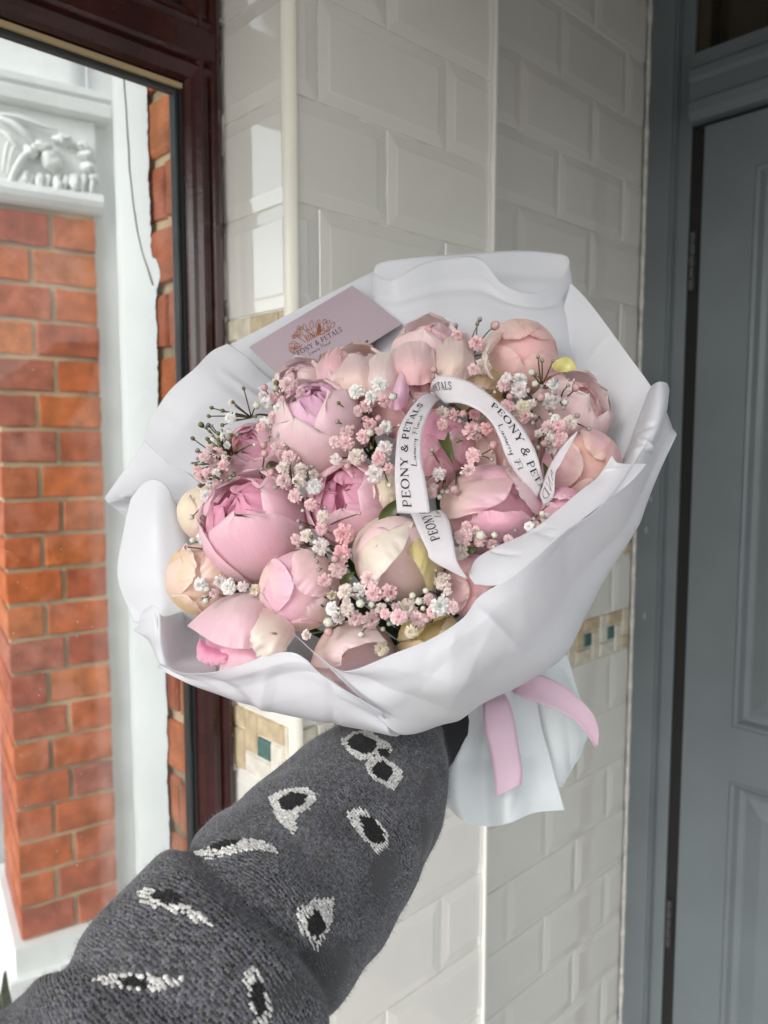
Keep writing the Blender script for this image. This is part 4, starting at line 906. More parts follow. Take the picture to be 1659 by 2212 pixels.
FC = crop(400, 1900, 1.3825, [(1165,165,74,'p'),(1230,225,74,'m'),(1225,300,68,'p'),(1140,335,80,'m'),(1085,360,70,'p'),(1220,395,100,'m'),(1350,330,115,'P'),(1340,430,105,'P'),(1320,520,105,'p'),(1245,585,80,'w'),(1300,465,46,'q'),(1245,180,26,'b'),(1098,255,26,'b'),(1115,290,30,'b'),(1098,393,28,'b'),(1183,448,24,'b'),(1210,523,28,'b'),(1322,420,28,'b'),
 (1495,575,110,'p'),(1355,645,100,'m'),(1285,670,64,'c'),(1430,640,84,'w'),(1515,660,95,'p'),(1610,650,100,'p'),(1280,740,84,'w'),(1365,740,90,'m'),(1440,710,52,'h'),(1500,715,42,'h'),(1555,740,62,'c'),(1415,800,90,'p'),(1505,805,115,'p'),(1575,770,62,'w'),(1320,790,74,'m'),(1262,815,60,'h'),(1265,868,52,'q'),(1445,880,36,'h'),(1565,853,30,'b'),(1555,965,84,'c'),(1640,790,84,'w'),(1135,885,62,'m'),
 (505,233,32,'h'),(568,238,32,'b'),(558,270,20,'g'),(562,355,74,'w'),(512,362,36,'h'),(470,400,42,'p'),(555,610,84,'w'),(593,632,36,'h'),(665,590,74,'m'),(705,618,95,'w'),(790,620,64,'m'),(860,635,66,'c'),(630,655,52,'p'),(588,695,36,'h'),(560,685,22,'b'),(910,630,42,'p'),(735,575,24,'b'),(640,310,50,'p')])
FD = crop(1500, 1900, 1.3272, [(470,330,100,'p'),(485,270,58,'p'),(670,262,115,'p'),(560,320,58,'h'),(555,345,74,'p'),(535,300,64,'p'),(633,318,36,'h'),(705,340,54,'w'),(625,370,62,'w'),(458,415,80,'m'),(820,275,58,'w'),(855,265,42,'p'),(908,225,62,'w'),(885,205,34,'h'),(915,160,24,'b'),(745,293,26,'b'),(553,208,38,'b'),(842,232,24,'b'),
 (350,565,100,'m'),(385,620,48,'w'),(270,615,36,'h'),(200,640,40,'h'),(235,670,46,'h'),(285,660,68,'w'),(255,708,30,'h'),(350,700,115,'w'),(410,700,80,'p'),(305,730,74,'p'),(175,710,115,'m'),(130,755,84,'p'),(225,770,90,'p'),(275,770,36,'q'),(110,700,46,'p'),(35,710,62,'m'),(190,835,74,'c'),(75,790,28,'b'),(325,508,22,'b')])
xr = random.Random(401)
FE = []
for k in range(40):
    a = xr.uniform(2.0, 4.0); rr_ = xr.uniform(55, 135)
    FE.append((545 + rr_ * math.cos(a), 985 - rr_ * math.sin(a) * .95, xr.uniform(6, 10), xr.choice('ggbb')))
for k in range(40):
    bx, by = xr.choice(((800, 930), (600, 870), (640, 1020), (1170, 880), (1000, 960), (700, 1160), (830, 1300), (1090, 1150), (1180, 950)))
    FE.append((bx + xr.gauss(0, 42), by + xr.gauss(0, 42), xr.uniform(7, 11), xr.choice('bbqhg')))
ALLF = [(x, y, z_, ('m' if xr.random() < .3 else 'p') if k == 'w' and xr.random() < .45 else k) for (x, y, z_, k) in FA + FB + FC + FD] + FE
ROOTS = [(800, 985, 'dense white and pink spray at the upper centre'), (600, 900, 'pink spray below the mauve card'), (540, 1030, 'fine spray of green buds at the far left'), (650, 1040, 'blush spray between the three left peonies'), (960, 850, 'sparse spray with thin buds at the top'), (1170, 900, 'large airy spray at the upper right'), (990, 980, 'rose pink spray inside the ribbon loop'), (690, 1180, 'rose spray left of the cream white peony'), (830, 1320, 'thick spray below the cream white peony'), (1080, 1165, 'short spray against the right paper fold'), (500, 1260, 'small white spray at the lower left'), (940, 1330, 'white spray beside the front paper wall')]
sprays = [[] for _ in ROOTS]
for f in ALLF:
    k = min(range(len(ROOTS)), key=lambda i: (ROOTS[i][0] - f[0]) ** 2 + (ROOTS[i][1] - f[1]) ** 2); sprays[k].append(f)
rng = random.Random(77)
for (rx, ry, lab), fl in zip(ROOTS, sprays):
    rootp = P(rx, ry, DF(rx, ry) + 0.045)
    t = thing('gypsophila_spray', lab, 'flower spray', rootp, 'gypsophila sprays in the bouquet')
    mb = MB(); nodes = []
    for k in range(max(3, len(fl) // 4)):                    # branching nodes
        f = fl[int(k * len(fl) / max(3, len(fl) // 4)) % len(fl)]
        nx, ny = lerp(rx, f[0], .55), lerp(ry, f[1], .55)
        q = P(nx, ny, DF(nx, ny) + 0.012); nodes.append((nx, ny, q))
        mb.tube(catmull([rootp, lerp(rootp, q, .5) + NR.normal(0, .002, 3), q], 7), np.linspace(.0008, .0006, 7), 5, (0.12, 0.11, 0.06))
    for (fx, fy, sz, kd) in fl:
        small = kd in 'bqhg'
        d = DF(fx, fy) - (rng.uniform(.010, .022) if small else rng.uniform(.004, .018)) - .004
        p = P(fx, fy, d); r = sz / FPX * d / 2
        nx, ny, q = min(nodes, key=lambda n_: (n_[0] - fx) ** 2 + (n_[1] - fy) ** 2)
        away = p - q; away /= np.linalg.norm(away) + 1e-9
        dirv = -FW * rng.uniform(.7, 1.1) + away * .7 + NR.normal(0, .28, 3); dirv /= np.linalg.norm(dirv)
        if kd in 'bg': dirv = away
        me = rng.choice(FM[kd]); sc_ = r * (1.12 if not small else 1.2)
        M = Matrix.Translation(Vector(p)) @ polar(dirv) @ Matrix.Rotation(rng.uniform(0, 6.28), 4, 'Z') @ Matrix.Diagonal((sc_, sc_, sc_, 1))
        inst('floret' if not small else 'bud', me, M, t)
        base = p - dirv * r * .7
        mid = lerp(q, base, .6) - dirv * .003 + NR.normal(0, .0008, 3)
        cs = (0.13, 0.13, 0.06) if rng.random() < .6 else (0.16, 0.10, 0.08)
        mb.tube(catmull([q, mid, base], 7), np.linspace(.00055, .00038, 7), 5, cs)
    mb.build('stem', M_STEM, t, smooth=True)

# ------------------------------------------------------------------ wrapping paper
def sheet(name, label, rows, res=(40, 40), wrinkle=0.0012, wscale=26.0, mat=None, group='sheets of wrapping paper', cyc=False, absd=False, parent=None, seed=0.0, rel=True, thick=0.00022, creases=4, camp=0.0022, xcr=()):
    """rows: grid of (px, py, depth offset from the flower plane); interpolated both ways"""
    G = np.array([[(x, y, (DF(x, y) + d) if rel else d) for (x, y, d) in r] for r in rows], float)
    Wp = Parr(G)
    if cyc: Wp = np.concatenate([Wp[:, -2:], Wp, Wp[:, :3]], axis=1)
    A = catmull(Wp, res[0])                                  # along rows
    B = catmull(np.swapaxes(A, 0, 1), res[1] if not cyc else res[1])
    B = np.swapaxes(B, 0, 1)
    if cyc:
        k = rows[0].__len__(); n0 = int(round(2 / (k + 4) * (res[1] - 1))); n1 = int(round((k + 2) / (k + 4) * (res[1] - 1)))
        B = B[:, n0:n1 + 1]
    nu, nv = B.shape[:2]
    cr = random.Random(int(seed * 10) + 3); aa, bb = np.meshgrid(np.linspace(0, 1, nu), np.linspace(0, 1, nv), indexing='ij'); fold = np.zeros((nu, nv))
    win_ = np.clip(np.sin(np.pi * aa) * 2.2, 0, 1) * np.clip(np.sin(np.pi * bb) * 3.0, 0, 1)
    asp = np.linalg.norm(B[nu // 2, -1] - B[nu // 2, 0]) / (np.linalg.norm(B[-1, nv // 2] - B[0, nv // 2]) + 1e-9)
    for (a0, b0, th_, wd_, ln_c, am) in xcr:
        da = aa - a0; db = (bb - b0) * asp; dist = -da * math.sin(th_) + db * math.cos(th_); al_ = da * math.cos(th_) + db * math.sin(th_)
        fold += am * np.clip(1 - np.abs(dist) / wd_, 0, 1) * np.clip(1 - (al_ / ln_c) ** 2, 0, 1)
    for _ in range(creases):                    # sharp tent-shaped creases
        a0, b0, th_ = cr.random(), cr.random(), cr.uniform(-.7, .7) + (0 if cr.random() < .75 else 1.3)
        da = aa - a0; db = (bb - b0) * asp; dist = -da * math.sin(th_) + db * math.cos(th_); al_ = da * math.cos(th_) + db * math.sin(th_)
        wd_ = cr.uniform(.05, .16); ln_c = cr.uniform(.35, .9)
        fold += cr.choice((-1, 1)) * cr.uniform(.4, 1) * np.clip(1 - np.abs(dist) / wd_, 0, 1) * np.clip(1 - (al_ / ln_c) ** 2, 0, 1)
    du = np.gradient(B, axis=0); dv = np.gradient(B, axis=1); N = np.cross(du, dv); N /= np.linalg.norm(N, axis=2)[..., None] + 1e-12
    for i in range(nu):
        for j in range(nv):
            q = Vector(B[i, j] * wscale) + Vector((seed, 0, 0))
            r = 1 - abs(noise.noise(q * 1.7)) * 2.0
            w_ = noise.noise(q) + 0.9 * max(0, r - .55) * noise.noise(q * .6)
            B[i, j] += N[i, j] * (wrinkle * .45 * w_ + camp * fold[i, j] * win_[i, j])
    o = obj(name, B.reshape(-1, 3), grid_faces(nu, nv), mat or M_PAPER, parent)
    if label: tag(o, label, 'wrapping paper', group)
    md = o.modifiers.new('thickness', 'SOLIDIFY'); md.thickness = thick; md.offset = 0
    return o

# tall folded panel at the top: a flattened open tube
topf = [(812, 592), (848, 604), (905, 572), (960, 558), (1035, 557), (1085, 612), (1150, 632), (1212, 600)]
topb = [(1227, 556), (1170, 543), (1100, 541), (1000, 548), (900, 556), (820, 568)]
mf = [(808, 700), (860, 700), (920, 695), (970, 690), (1040, 690), (1105, 695), (1165, 700), (1228, 700)]
mbk = [(1242, 690), (1180, 690), (1110, 690), (1000, 690), (900, 690), (815, 690)]
bf = [(815, 850), (865, 850), (925, 850), (980, 850), (1045, 850), (1110, 850), (1170, 850), (1235, 850)]
bbk = [(1252, 845), (1180, 845), (1110, 845), (1000, 845), (900, 845), (822, 845)]
rel_f, rel_m, rel_b = [.046, .030, .028, .032, .030, .030, .034, .044], [.052, .046, .042, .042, .040, .042, .044, .052], [.058] * 8
rows = [[(x, y, d) for (x, y), d in zip(topf, rel_f)] + [(x, y, .054 + .012 * math.sin(i)) for i, (x, y) in enumerate(topb)],
        [(x, y, d) for (x, y), d in zip(mf, rel_m)] + [(x, y, .066) for (x, y) in mbk],
        [(x, y, d) for (x, y), d in zip(bf, rel_b)] + [(x, y, .07) for (x, y) in bbk]]
sheet('wrapping_sheet', 'tall frosted white panel rolled open at its top edge, behind the top flowers', rows, (51, 192), .0012, 22, cyc=True, seed=1)

sheet('wrapping_sheet', 'large smooth white sheet at the upper right behind the flowers',
      [[(1232, 610, .040), (1262, 640, .036), (1300, 688, .030), (1352, 760, .022), (1408, 838, .014), (1432, 900, .01)],
       [(1205, 720, .055), (1235, 750, .052), (1275, 790, .046), (1315, 850, .040), (1350, 920, .034), (1372, 980, .03)],
       [(1180, 860, .068), (1205, 880, .066), (1240, 910, .062), (1280, 960, .058), (1310, 1010, .054), (1330, 1060, .05)]], (61, 64), .0015, 15, seed=2)
sheet('wrapping_sheet', 'narrow rolled lip of white paper at the far right',
      [[(1404, 836, .018), (1388, 880, .016), (1370, 930, .014), (1350, 985, .012), (1328, 1045, .012)],
       [(1422, 825, -.004), (1412, 870, -.008), (1394, 925, -.010), (1368, 985, -.010), (1338, 1040, -.006)],
       [(1440, 828, .000), (1434, 872, -.010), (1418, 930, -.014), (1385, 985, -.014), (1345, 1036, -.010)],
       [(1446, 842, .016), (1440, 888, .010), (1424, 945, .004), (1392, 998, .000), (1350, 1046, -.006)]], (51, 54), .0006, 20, seed=3)
sheet('wrapping_sheet', 'white fold with a pointed tip and rounded end in front of the right flowers',
      [[(1322, 984, -.024), (1292, 1030, -.022), (1254, 1060, -.022), (1156, 1140, -.020), (1070, 1182, -.018), (1030, 1206, -.018), (1014, 1234, -.016)],
       [(1338, 1000, -.026), (1322, 1032, -.026), (1276, 1072, -.027), (1186, 1144, -.027), (1100, 1200, -.027), (1052, 1230, -.026), (1014, 1246, -.024)],
       [(1398, 1002, -.020), (1362, 1042, -.026), (1300, 1090, -.030), (1218, 1152, -.034), (1136, 1224, -.034), (1080, 1262, -.030), (1026, 1262, -.028)]], (44, 96), .0006, 16, seed=4)
fr_top = [(633, 1370, -.016), (677, 1410, -.026), (724, 1444, -.030), (765, 1447, -.032), (851, 1412, -.034), (932, 1380, -.034), (1000, 1335, -.034), (1036, 1288, -.032), (1120, 1234, -.036), (1217, 1150, -.036), (1310, 1078, -.034), (1438, 888, -.006)]
fr_m1 = [(690, 1424, -0.016), (728, 1452, -0.020), (760, 1474, -0.022), (812, 1478, -0.024), (880, 1462, -0.026), (960, 1425, -0.026), (1032, 1372, -0.024), (1082, 1330, -0.022), (1160, 1274, -0.022), (1246, 1176, -0.020), (1330, 1092, -0.016), (1445, 905, 0.012)]
fr_m2 = [(770, 1502, -0.010), (795, 1520, -0.010), (825, 1532, -0.010), (862, 1530, -0.010), (935, 1510, -0.010), (1012, 1472, -0.008), (1085, 1424, -0.004), (1140, 1382, 0.000), (1210, 1308, 0.002), (1286, 1206, 0.006), (1352, 1106, 0.008), (1451, 924, 0.024)]
fr_bot = [(848, 1590, .012), (860, 1588, .016), (880, 1582, .020), (930, 1571, .026), (1000, 1553, .034), (1070, 1512, .040), (1140, 1472, .044), (1218, 1416, .046), (1272, 1322, .046), (1322, 1224, .040), (1378, 1098, .032), (1456, 942, .022)]
fr_bk = [(880, 1560, .09), (890, 1558, .09), (905, 1552, .09), (940, 1540, .095), (985, 1520, .10), (1030, 1490, .11), (1075, 1450, .115), (1110, 1400, .115), (1150, 1330, .11), (1200, 1240, .10), (1270, 1120, .085), (1380, 960, .06)]
sheet('wrapping_sheet', 'broad white front wall of wrap sweeping up to the right corner', [fr_top, fr_m1, fr_m2, fr_bot, fr_bk], (102, 170), .0022, 15, seed=5, camp=.0028, xcr=((.25, .60, 0, .16, .5, 1.6), (.4, .30, .5, .2, .6, -1.2), (.55, .06, 1.0, .12, .5, 1.2), (.55, .06, .4, .10, .6, -1.2), (.3, .80, -.3, .2, .5, -1.3), (.45, .45, -.8, .14, .4, 1.0)))
lo_top = [(345, 1432, -.006), (395, 1453, -.014), (455, 1453, -.020), (515, 1438, -.024), (575, 1417, -.026), (626, 1409, -.026), (660, 1424, -.026), (700, 1462, -.028), (826, 1540, -.020)]
lo_m1 = [(345, 1436, 0.012), (402, 1462, 0.000), (466, 1470, -0.010), (528, 1466, -0.016), (592, 1458, -0.018), (645, 1462, -0.018), (690, 1478, -0.018), (735, 1505, -0.016), (834, 1556, -0.002)]
lo_bot = [(346, 1442, .012), (412, 1476, .012), (478, 1502, .012), (543, 1525, .012), (608, 1542, .012), (668, 1554, .014), (722, 1563, .014), (780, 1574, .014), (848, 1590, .014)]
lo_bk = [(420, 1420, .06), (470, 1440, .07), (530, 1460, .08), (590, 1480, .085), (650, 1500, .09), (710, 1515, .095), (760, 1530, .10), (810, 1545, .10), (870, 1558, .10)]
sheet('wrapping_sheet', 'white lower left wrap with a soft lobe turned over the edge', [lo_top, lo_m1, lo_bot, lo_bk], (74, 112), .0018, 18, seed=6)
sheet('wrapping_sheet', 'curled lobe of white paper at the lower left corner',
      [[(300, 1352, .028), (308, 1322, .012), (334, 1309, -.004), (353, 1332, -.002), (400, 1320, .040), (470, 1320, .050)],
       [(290, 1362, .030), (304, 1366, .010), (330, 1362, -.006), (352, 1372, -.004), (395, 1390, .030), (470, 1390, .045)],
       [(302, 1368, .032), (318, 1378, .016), (334, 1400, .004), (350, 1412, .002), (390, 1430, .018), (470, 1440, .03)],
       [(320, 1382, .034), (330, 1402, .020), (340, 1425, .010), (352, 1438, .004), (392, 1456, .006), (470, 1458, .01)]], (57, 70), .0006, 18, seed=7)
sheet('wrapping_sheet', 'arched translucent sheet forming the left wall of the wrap',
      [[(282, 1078, .020), (308, 1044, .016), (336, 1035, .014), (364, 1056, .018), (392, 1116, .030), (432, 1170, .045)],
       [(268, 1140, .024), (300, 1130, .016), (336, 1130, .014), (372, 1150, .022), (408, 1190, .034), (450, 1230, .05)],
       [(253, 1245, .030), (290, 1240, .022), (336, 1240, .022), (380, 1255, .030), (424, 1285, .042), (470, 1310, .055)],
       [(290, 1345, .034), (318, 1350, .030), (352, 1360, .030), (395, 1375, .036), (436, 1395, .045), (480, 1410, .055)]], (68, 64), .0016, 18, seed=8)
sheet('wrapping_sheet', 'pointed white sheet with a curled tip at the far left',
      [[(226, 1076, .030), (250, 1042, .030), (274, 1008, .030), (312, 951, .030)],
       [(232, 1084, .012), (280, 1062, .026), (330, 1030, .038), (382, 1000, .046)],
       [(246, 1096, .020), (300, 1090, .036), (368, 1080, .050), (440, 1050, .060)],
       [(282, 1124, .038), (340, 1140, .050), (410, 1140, .060), (490, 1100, .068)]], (57, 54), .0012, 22, seed=9)
sheet('wrapping_sheet', 'upper left wall of frosted wrap behind the fine buds',
      [[(311, 951, .022), (330, 900, .016), (368, 842, .012), (420, 796, .012), (456, 760, .014), (492, 742, .016)],
       [(345, 985, .036), (378, 940, .030), (420, 890, .026), (466, 840, .026), (500, 800, .030), (535, 772, .034)],
       [(385, 1020, .050), (425, 980, .046), (468, 935, .044), (512, 890, .044), (545, 845, .048), (572, 808, .052)],
       [(440, 1070, .066), (480, 1030, .064), (525, 985, .062), (570, 940, .062), (600, 890, .066), (625, 845, .070)]], (74, 70), .0018, 16, seed=10)
sheet('wrapping_sheet', 'flat white sheet behind the mauve card',
      [[(498, 744, .036), (560, 712, .040), (640, 670, .046), (720, 630, .050), (815, 582, .056)],
       [(555, 800, .060), (620, 770, .060), (690, 735, .062), (770, 700, .064), (850, 660, .068)],
       [(620, 870, .080), (690, 850, .080), (770, 830, .080), (840, 800, .080), (900, 770, .080)]], (57, 54), .0008, 14, seed=11)
# inner cone of wrap that carries the flowers
ring = [(330, 1080), (345, 1250), (400, 1390), (540, 1440), (720, 1460), (870, 1450), (1010, 1370), (1130, 1260), (1260, 1130), (1330, 1020), (1290, 880), (1200, 740), (1040, 680), (860, 700), (640, 800), (470, 880), (370, 970)]
rows = [[(x, y, DF(x, y) + .05) for x, y in ring], [(lerp(x, 960, .45), lerp(y, 1330, .45), DF(x, y) * .55 + .575 * .45 + .035) for x, y in ring], [(lerp(x, 1010, .93), lerp(y, 1530, .93), .575) for x, y in ring]]
rows = [r + [r[0]] for r in rows]
sheet('wrapping_sheet', 'inner cone of white paper gathered under the flowers', rows, (51, 144), .001, 20, rel=False, seed=12)

# gathered paper tail below the binding
tail = [[(975, 1470, .565), (1010, 1462, .555), (1050, 1460, .552), (1090, 1455, .554), (1130, 1440, .562), (1160, 1425, .572)],
        [(972, 1555, .552), (1005, 1548, .540), (1050, 1545, .546), (1090, 1540, .536), (1125, 1545, .548), (1165, 1540, .556)],
        [(950, 1630, .540), (990, 1640, .524), (1045, 1640, .536), (1090, 1640, .522), (1130, 1650, .536), (1190, 1640, .546)],
        [(942, 1700, .536), (985, 1720, .518), (1045, 1725, .530), (1095, 1720, .516), (1145, 1720, .530), (1206, 1700, .540)],
        [(962, 1738, .534), (1000, 1772, .516), (1050, 1785, .526), (1100, 1778, .514), (1155, 1756, .528), (1221, 1750, .540)]]
tl = sheet('paper_tail', None, tail, (85, 96), .0016, 24, M_PAPER2, rel=False, seed=13)
tag(tl, 'gathered white paper tail hanging below the bouquet beside the sleeve', 'wrapping paper')
tail2 = [[(1110, 1450, .580), (1150, 1430, .574), (1190, 1415, .576), (1225, 1412, .584)],
         [(1130, 1530, .572), (1175, 1520, .562), (1215, 1500, .566), (1248, 1490, .580)],
         [(1150, 1620, .570), (1190, 1610, .556), (1232, 1590, .562), (1272, 1568, .580)],
         [(1180, 1700, .570), (1205, 1680, .560), (1235, 1650, .566), (1262, 1610, .580)],
         [(1215, 1702, .572), (1222, 1690, .566), (1236, 1665, .572), (1256, 1630, .584)]]
t2 = sheet('paper_tail', None, tail2, (68, 64), .0022, 26, M_PAPER2, rel=False, seed=14)
tag(t2, 'smaller crumpled paper tail behind the pink ribbon on the right', 'wrapping paper')

# ------------------------------------------------------------------ ribbons and their print
def band(name, left, right, mat, parent, n=60, m=9, sag=0.0):
    L = catmull(Parr(np.array(left, float)), n); Rr = catmull(Parr(np.array(right, float)), n)
    t = np.linspace(0, 1, m)[None, :, None]
    G = L[:, None] * (1 - t) + Rr[:, None] * t
    dl = np.gradient(G, axis=0); dw = np.gradient(G, axis=1); N = np.cross(dl, dw); N /= np.linalg.norm(N, axis=2)[..., None] + 1e-12
    G = G + N * sag * (4 * t * (1 - t))
    s = np.concatenate([[0], np.cumsum(np.linalg.norm(np.diff(G[:, m // 2], axis=0), axis=1))])
    uv = np.stack(np.broadcast_arrays((s / .02)[:, None], np.linspace(0, 1, m)[None]), -1)
    o = obj(name, G.reshape(-1, 3), grid_faces(n, m), mat, parent, True, None, uv.reshape(-1, 2))
    md = o.modifiers.new('thickness', 'SOLIDIFY'); md.thickness = 0.00025; md.offset = 0
    return o, G, N, s

def stroke_poly(pts, w):
    pts = np.asarray(pts, float); d = np.gradient(pts, axis=0); d /= np.linalg.norm(d, axis=1)[:, None] + 1e-9
    n = np.stack([-d[:, 1], d[:, 0]], 1); w = np.broadcast_to(np.asarray(w, float), (len(pts),))[:, None] / 2
    return pts + n * w, pts - n * w

TK, TN = .15, .06
def arc(cx, cy, rx, ry, a0, a1, n=12): return [(cx + rx * math.cos(a), cy + ry * math.sin(a)) for a in np.radians(np.linspace(a0, a1, n))]
GL = {
 'P': (.66, [([(.17, .02), (.17, .98)], TK), ([(.04, .03), (.34, .03)], TN), ([(.04, .97), (.3, .97)], TN), ([(.2, .97)] + arc(.34, .72, .25, .25, 90, -90) + [(.2, .47)], .085)]),
 'E': (.66, [([(.17, .02), (.17, .98)], TK), ([(.04, .03), (.58, .03), (.6, .25)], TN), ([(.04, .97), (.56, .97), (.57, .78)], TN), ([(.2, .51), (.46, .51)], TN), ([(.46, .4), (.46, .62)], TN)]),
 'O': (.86, [(arc(.43, .5, .36, .48, 0, 360, 26), [.15 if abs(math.cos(a)) > .6 else .08 for a in np.linspace(0, 2 * math.pi, 26)])]),
 'N': (.86, [([(.15, .02), (.15, .98)], TN), ([(.15, .98), (.72, .02)], TK), ([(.72, .0), (.72, .97)], TN), ([(.02, .03), (.28, .03)], TN), ([(.6, .97), (.84, .97)], TN), ([(.02, .97), (.2, .97)], TN)]),
 'Y': (.76, [([(.08, .97), (.4, .46)], TK), ([(.68, .97), (.4, .46)], TN), ([(.4, .02), (.4, .5)], TK), ([(.24, .03), (.56, .03)], TN), ([(-.02, .97), (.24, .97)], TN), ([(.56, .97), (.8, .97)], TN)]),
 '&': (.80, [([(.74, .05), (.52, .22), (.28, .58), (.24, .8), (.38, .96), (.53, .84), (.48, .66), (.2, .46), (.08, .26), (.2, .05), (.42, .03), (.6, .2), (.68, .46)], .11), ([(.56, .46), (.8, .46)], TN)]),
 'T': (.72, [([(.36, .02), (.36, .97)], TK), ([(.04, .76), (.06, .97), (.66, .97), (.68, .76)], TN), ([(.2, .03), (.52, .03)], TN)]),
 'A': (.80, [([(.12, .02), (.40, .98)], TN), ([(.40, .98), (.68, .02)], TK), ([(.22, .34), (.56, .34)], TN), ([(.0, .03), (.26, .03)], TN), ([(.54, .03), (.82, .03)], TN)]),
 'L': (.64, [([(.17, .02), (.17, .98)], TK), ([(.04, .03), (.56, .03), (.59, .28)], TN), ([(.04, .97), (.32, .97)], TN)]),
 'S': (.62, [([(.5, .74), (.46, .92), (.3, .98), (.12, .86), (.12, .68), (.3, .54), (.48, .4), (.5, .2), (.34, .03), (.16, .06), (.08, .28)], .11)]),
 'D': (.84, [([(.17, .02), (.17, .98)], TK), ([(.04, .03), (.36, .03)] + arc(.36, .5, .38, .47, -90, 90) + [(.04, .97)], .09)]),
 ' ': (.32, [])}
SCRIPT = [[(0, .0), (.02, .5), (.06, 1.05), (.03, .3), (.0, .02), (.2, .02), (.34, .06)], [(.4, .4), (.4, .1), (.48, .03), (.56, .38), (.56, .05), (.64, .06)], [(.68, .4), (.86, .02)], [(.86, .4), (.66, .0)], [(.92, .4), (.92, .1), (1.0, .03), (1.08, .38), (1.08, .05), (1.16, .1)], [(1.2, .02), (1.24, .36), (1.36, .36)], [(1.4, .02), (1.44, .36), (1.54, .38)], [(1.6, .4), (1.6, .12), (1.7, .05), (1.78, .4), (1.74, -.3), (1.66, -.35)],
          [(2.2, .0), (2.26, .5), (2.28, .95), (2.1, .92), (2.6, 1.0)], [(2.12, .5), (2.46, .54)], [(2.62, .9), (2.58, .3), (2.62, .02), (2.7, .08)], [(2.86, .38), (2.76, .2), (2.84, .02), (2.96, .2), (2.86, .38), (3.0, .34)], [(3.06, .02), (3.08, .36), (3.2, .38)], [(3.28, .36), (3.28, .04), (3.36, .08)], [(3.5, .36), (3.4, .28), (3.52, .12), (3.42, .0)], [(3.66, .7), (3.62, .1), (3.72, .04)], [(3.54, .46), (3.84, .5)]]

def layout(text):
    x = 0; out = []
    for ch in text:
        w, st = GL[ch]
        for p, t in st: out.append(([(a + x, b) for a, b in p], t))
        x += w + .10
    return out, x

def printing(name, strokes, total, fpos, mat, parent):
    """fpos(x in 0..1 along, y in letter heights, lift) -> world"""
    V = []; F = []
    for k, (pts, w) in enumerate(strokes):
        if len(pts) > 2 and len(pts) < 14: 
            ww = w if np.isscalar(w) else np.interp(np.linspace(0, 1, 5 * len(pts)), np.linspace(0, 1, len(w)), w); pts = catmull(pts, 5 * len(pts)) if np.isscalar(w) or True else pts
        else:
            ww = w
            if len(pts) == 2: pts = catmull(pts, 5)
        a, b = stroke_poly(pts, ww); n = len(V)
        for p, q in zip(a, b):
            V.append(fpos(p[0] / total, p[1], .00018 + .000004 * (k % 9))); V.append(fpos(q[0] / total, q[1], .00018 + .000004 * (k % 9)))
        F += [(n + 2 * i, n + 2 * i + 1, n + 2 * i + 3, n + 2 * i + 2) for i in range(len(a) - 1)]
    return obj(name, V, F, mat, parent, smooth=False)

def ribbon_map(G, N, s, s0, s1, y0, hy, flip=False, up=-1):
    """maps text onto a band: s0..s1 fraction of its length, y0 baseline across, hy height across (towards column 0 if up<0)"""
    n, m = G.shape[:2]; S_ = s / s[-1]
    def f(x, y, lift):
        ss = lerp(s0, s1, x); fi = np.interp(ss, S_, np.arange(n)); fj = (y0 + up * hy * y) * (m - 1)
        fj = min(max(fj, 0), m - 1); i = min(int(fi), n - 2); j = min(int(fj), m - 2); a, b = fi - i, fj - j
        q = lambda A: (A[i, j] * (1 - a) + A[i + 1, j] * a) * (1 - b) + (A[i, j + 1] * (1 - a) + A[i + 1, j + 1] * a) * b
        nn = q(N); p = q(G)
        if np.dot(nn, CAM - p) < 0: nn = -nn
        return p + nn * (lift + .0003)
    return f

rib = thing('printed_ribbon', 'white satin ribbon printed with black lettering looped over the flowers', 'ribbon', P(960, 980, .40))
TXT, TW = layout('PEONY & PETALS')
SCR = [(p, .045) for p in SCRIPT]
dA = lambda x, y, d: (x, y, DF(x, y) + d)
la = [dA(858, 1108, -.020), dA(853, 1043, -.030), dA(854, 991, -.034), dA(860, 934, -.034), dA(876, 898, -.032), dA(905, 861, -.028), dA(923, 851, -.024), dA(942, 851, -.016), dA(956, 858, -.006)]
ra = [dA(930, 1112, -.020), dA(920, 1043, -.028), dA(911, 991, -.032), dA(912, 939, -.031), dA(922, 905, -.028), dA(935, 878, -.022), dA(947, 866, -.014), dA(957, 864, -.006), dA(961, 872, .004)]
o, G, N, s = band('ribbon_loop', la, ra, M_RIBBON, rib, 70, 9)
printing('lettering', TXT, TW, ribbon_map(G, N, s, .03, .71, .46, .27), M_TEXT, o)
printing('script_lettering', SCR, 3.9, ribbon_map(G, N, s, .25, .62, .78, .20), M_TEXT, o)
lb = [dA(929, 842, -.016), dA(933, 825, -.026), dA(949, 812, -.034), dA(980, 814, -.040), dA(1019, 827, -.042), dA(1058, 853, -.042), dA(1097, 887, -.040), dA(1129, 924, -.037), dA(1155, 970, -.032), dA(1168, 1012, -.026), dA(1174, 1040, -.016)]
rb = [dA(938, 852, -.008), dA(950, 861, -.018), dA(962, 871, -.026), dA(983, 870, -.034), dA(1009, 875, -.038), dA(1040, 891, -.039), dA(1064, 916, -.038), dA(1080, 950, -.034), dA(1095, 990, -.028), dA(1123, 1035, -.018), dA(1160, 1075, -.010)]
o, G, N, s = band('ribbon_loop', lb, rb, M_RIBBON, rib, 90, 9)
printing('lettering', TXT, TW, ribbon_map(G, N, s, .49, 1.10, .46, .28), M_TEXT, o)
T2, TW2 = layout('NYPETALS')
printing('lettering', T2, TW2, ribbon_map(G, N, s, .02, .25, .52, .30), M_TEXT, o)
printing('script_lettering', SCR[:11], 2.7, ribbon_map(G, N, s, .60, .86, .84, .22), M_TEXT, o)
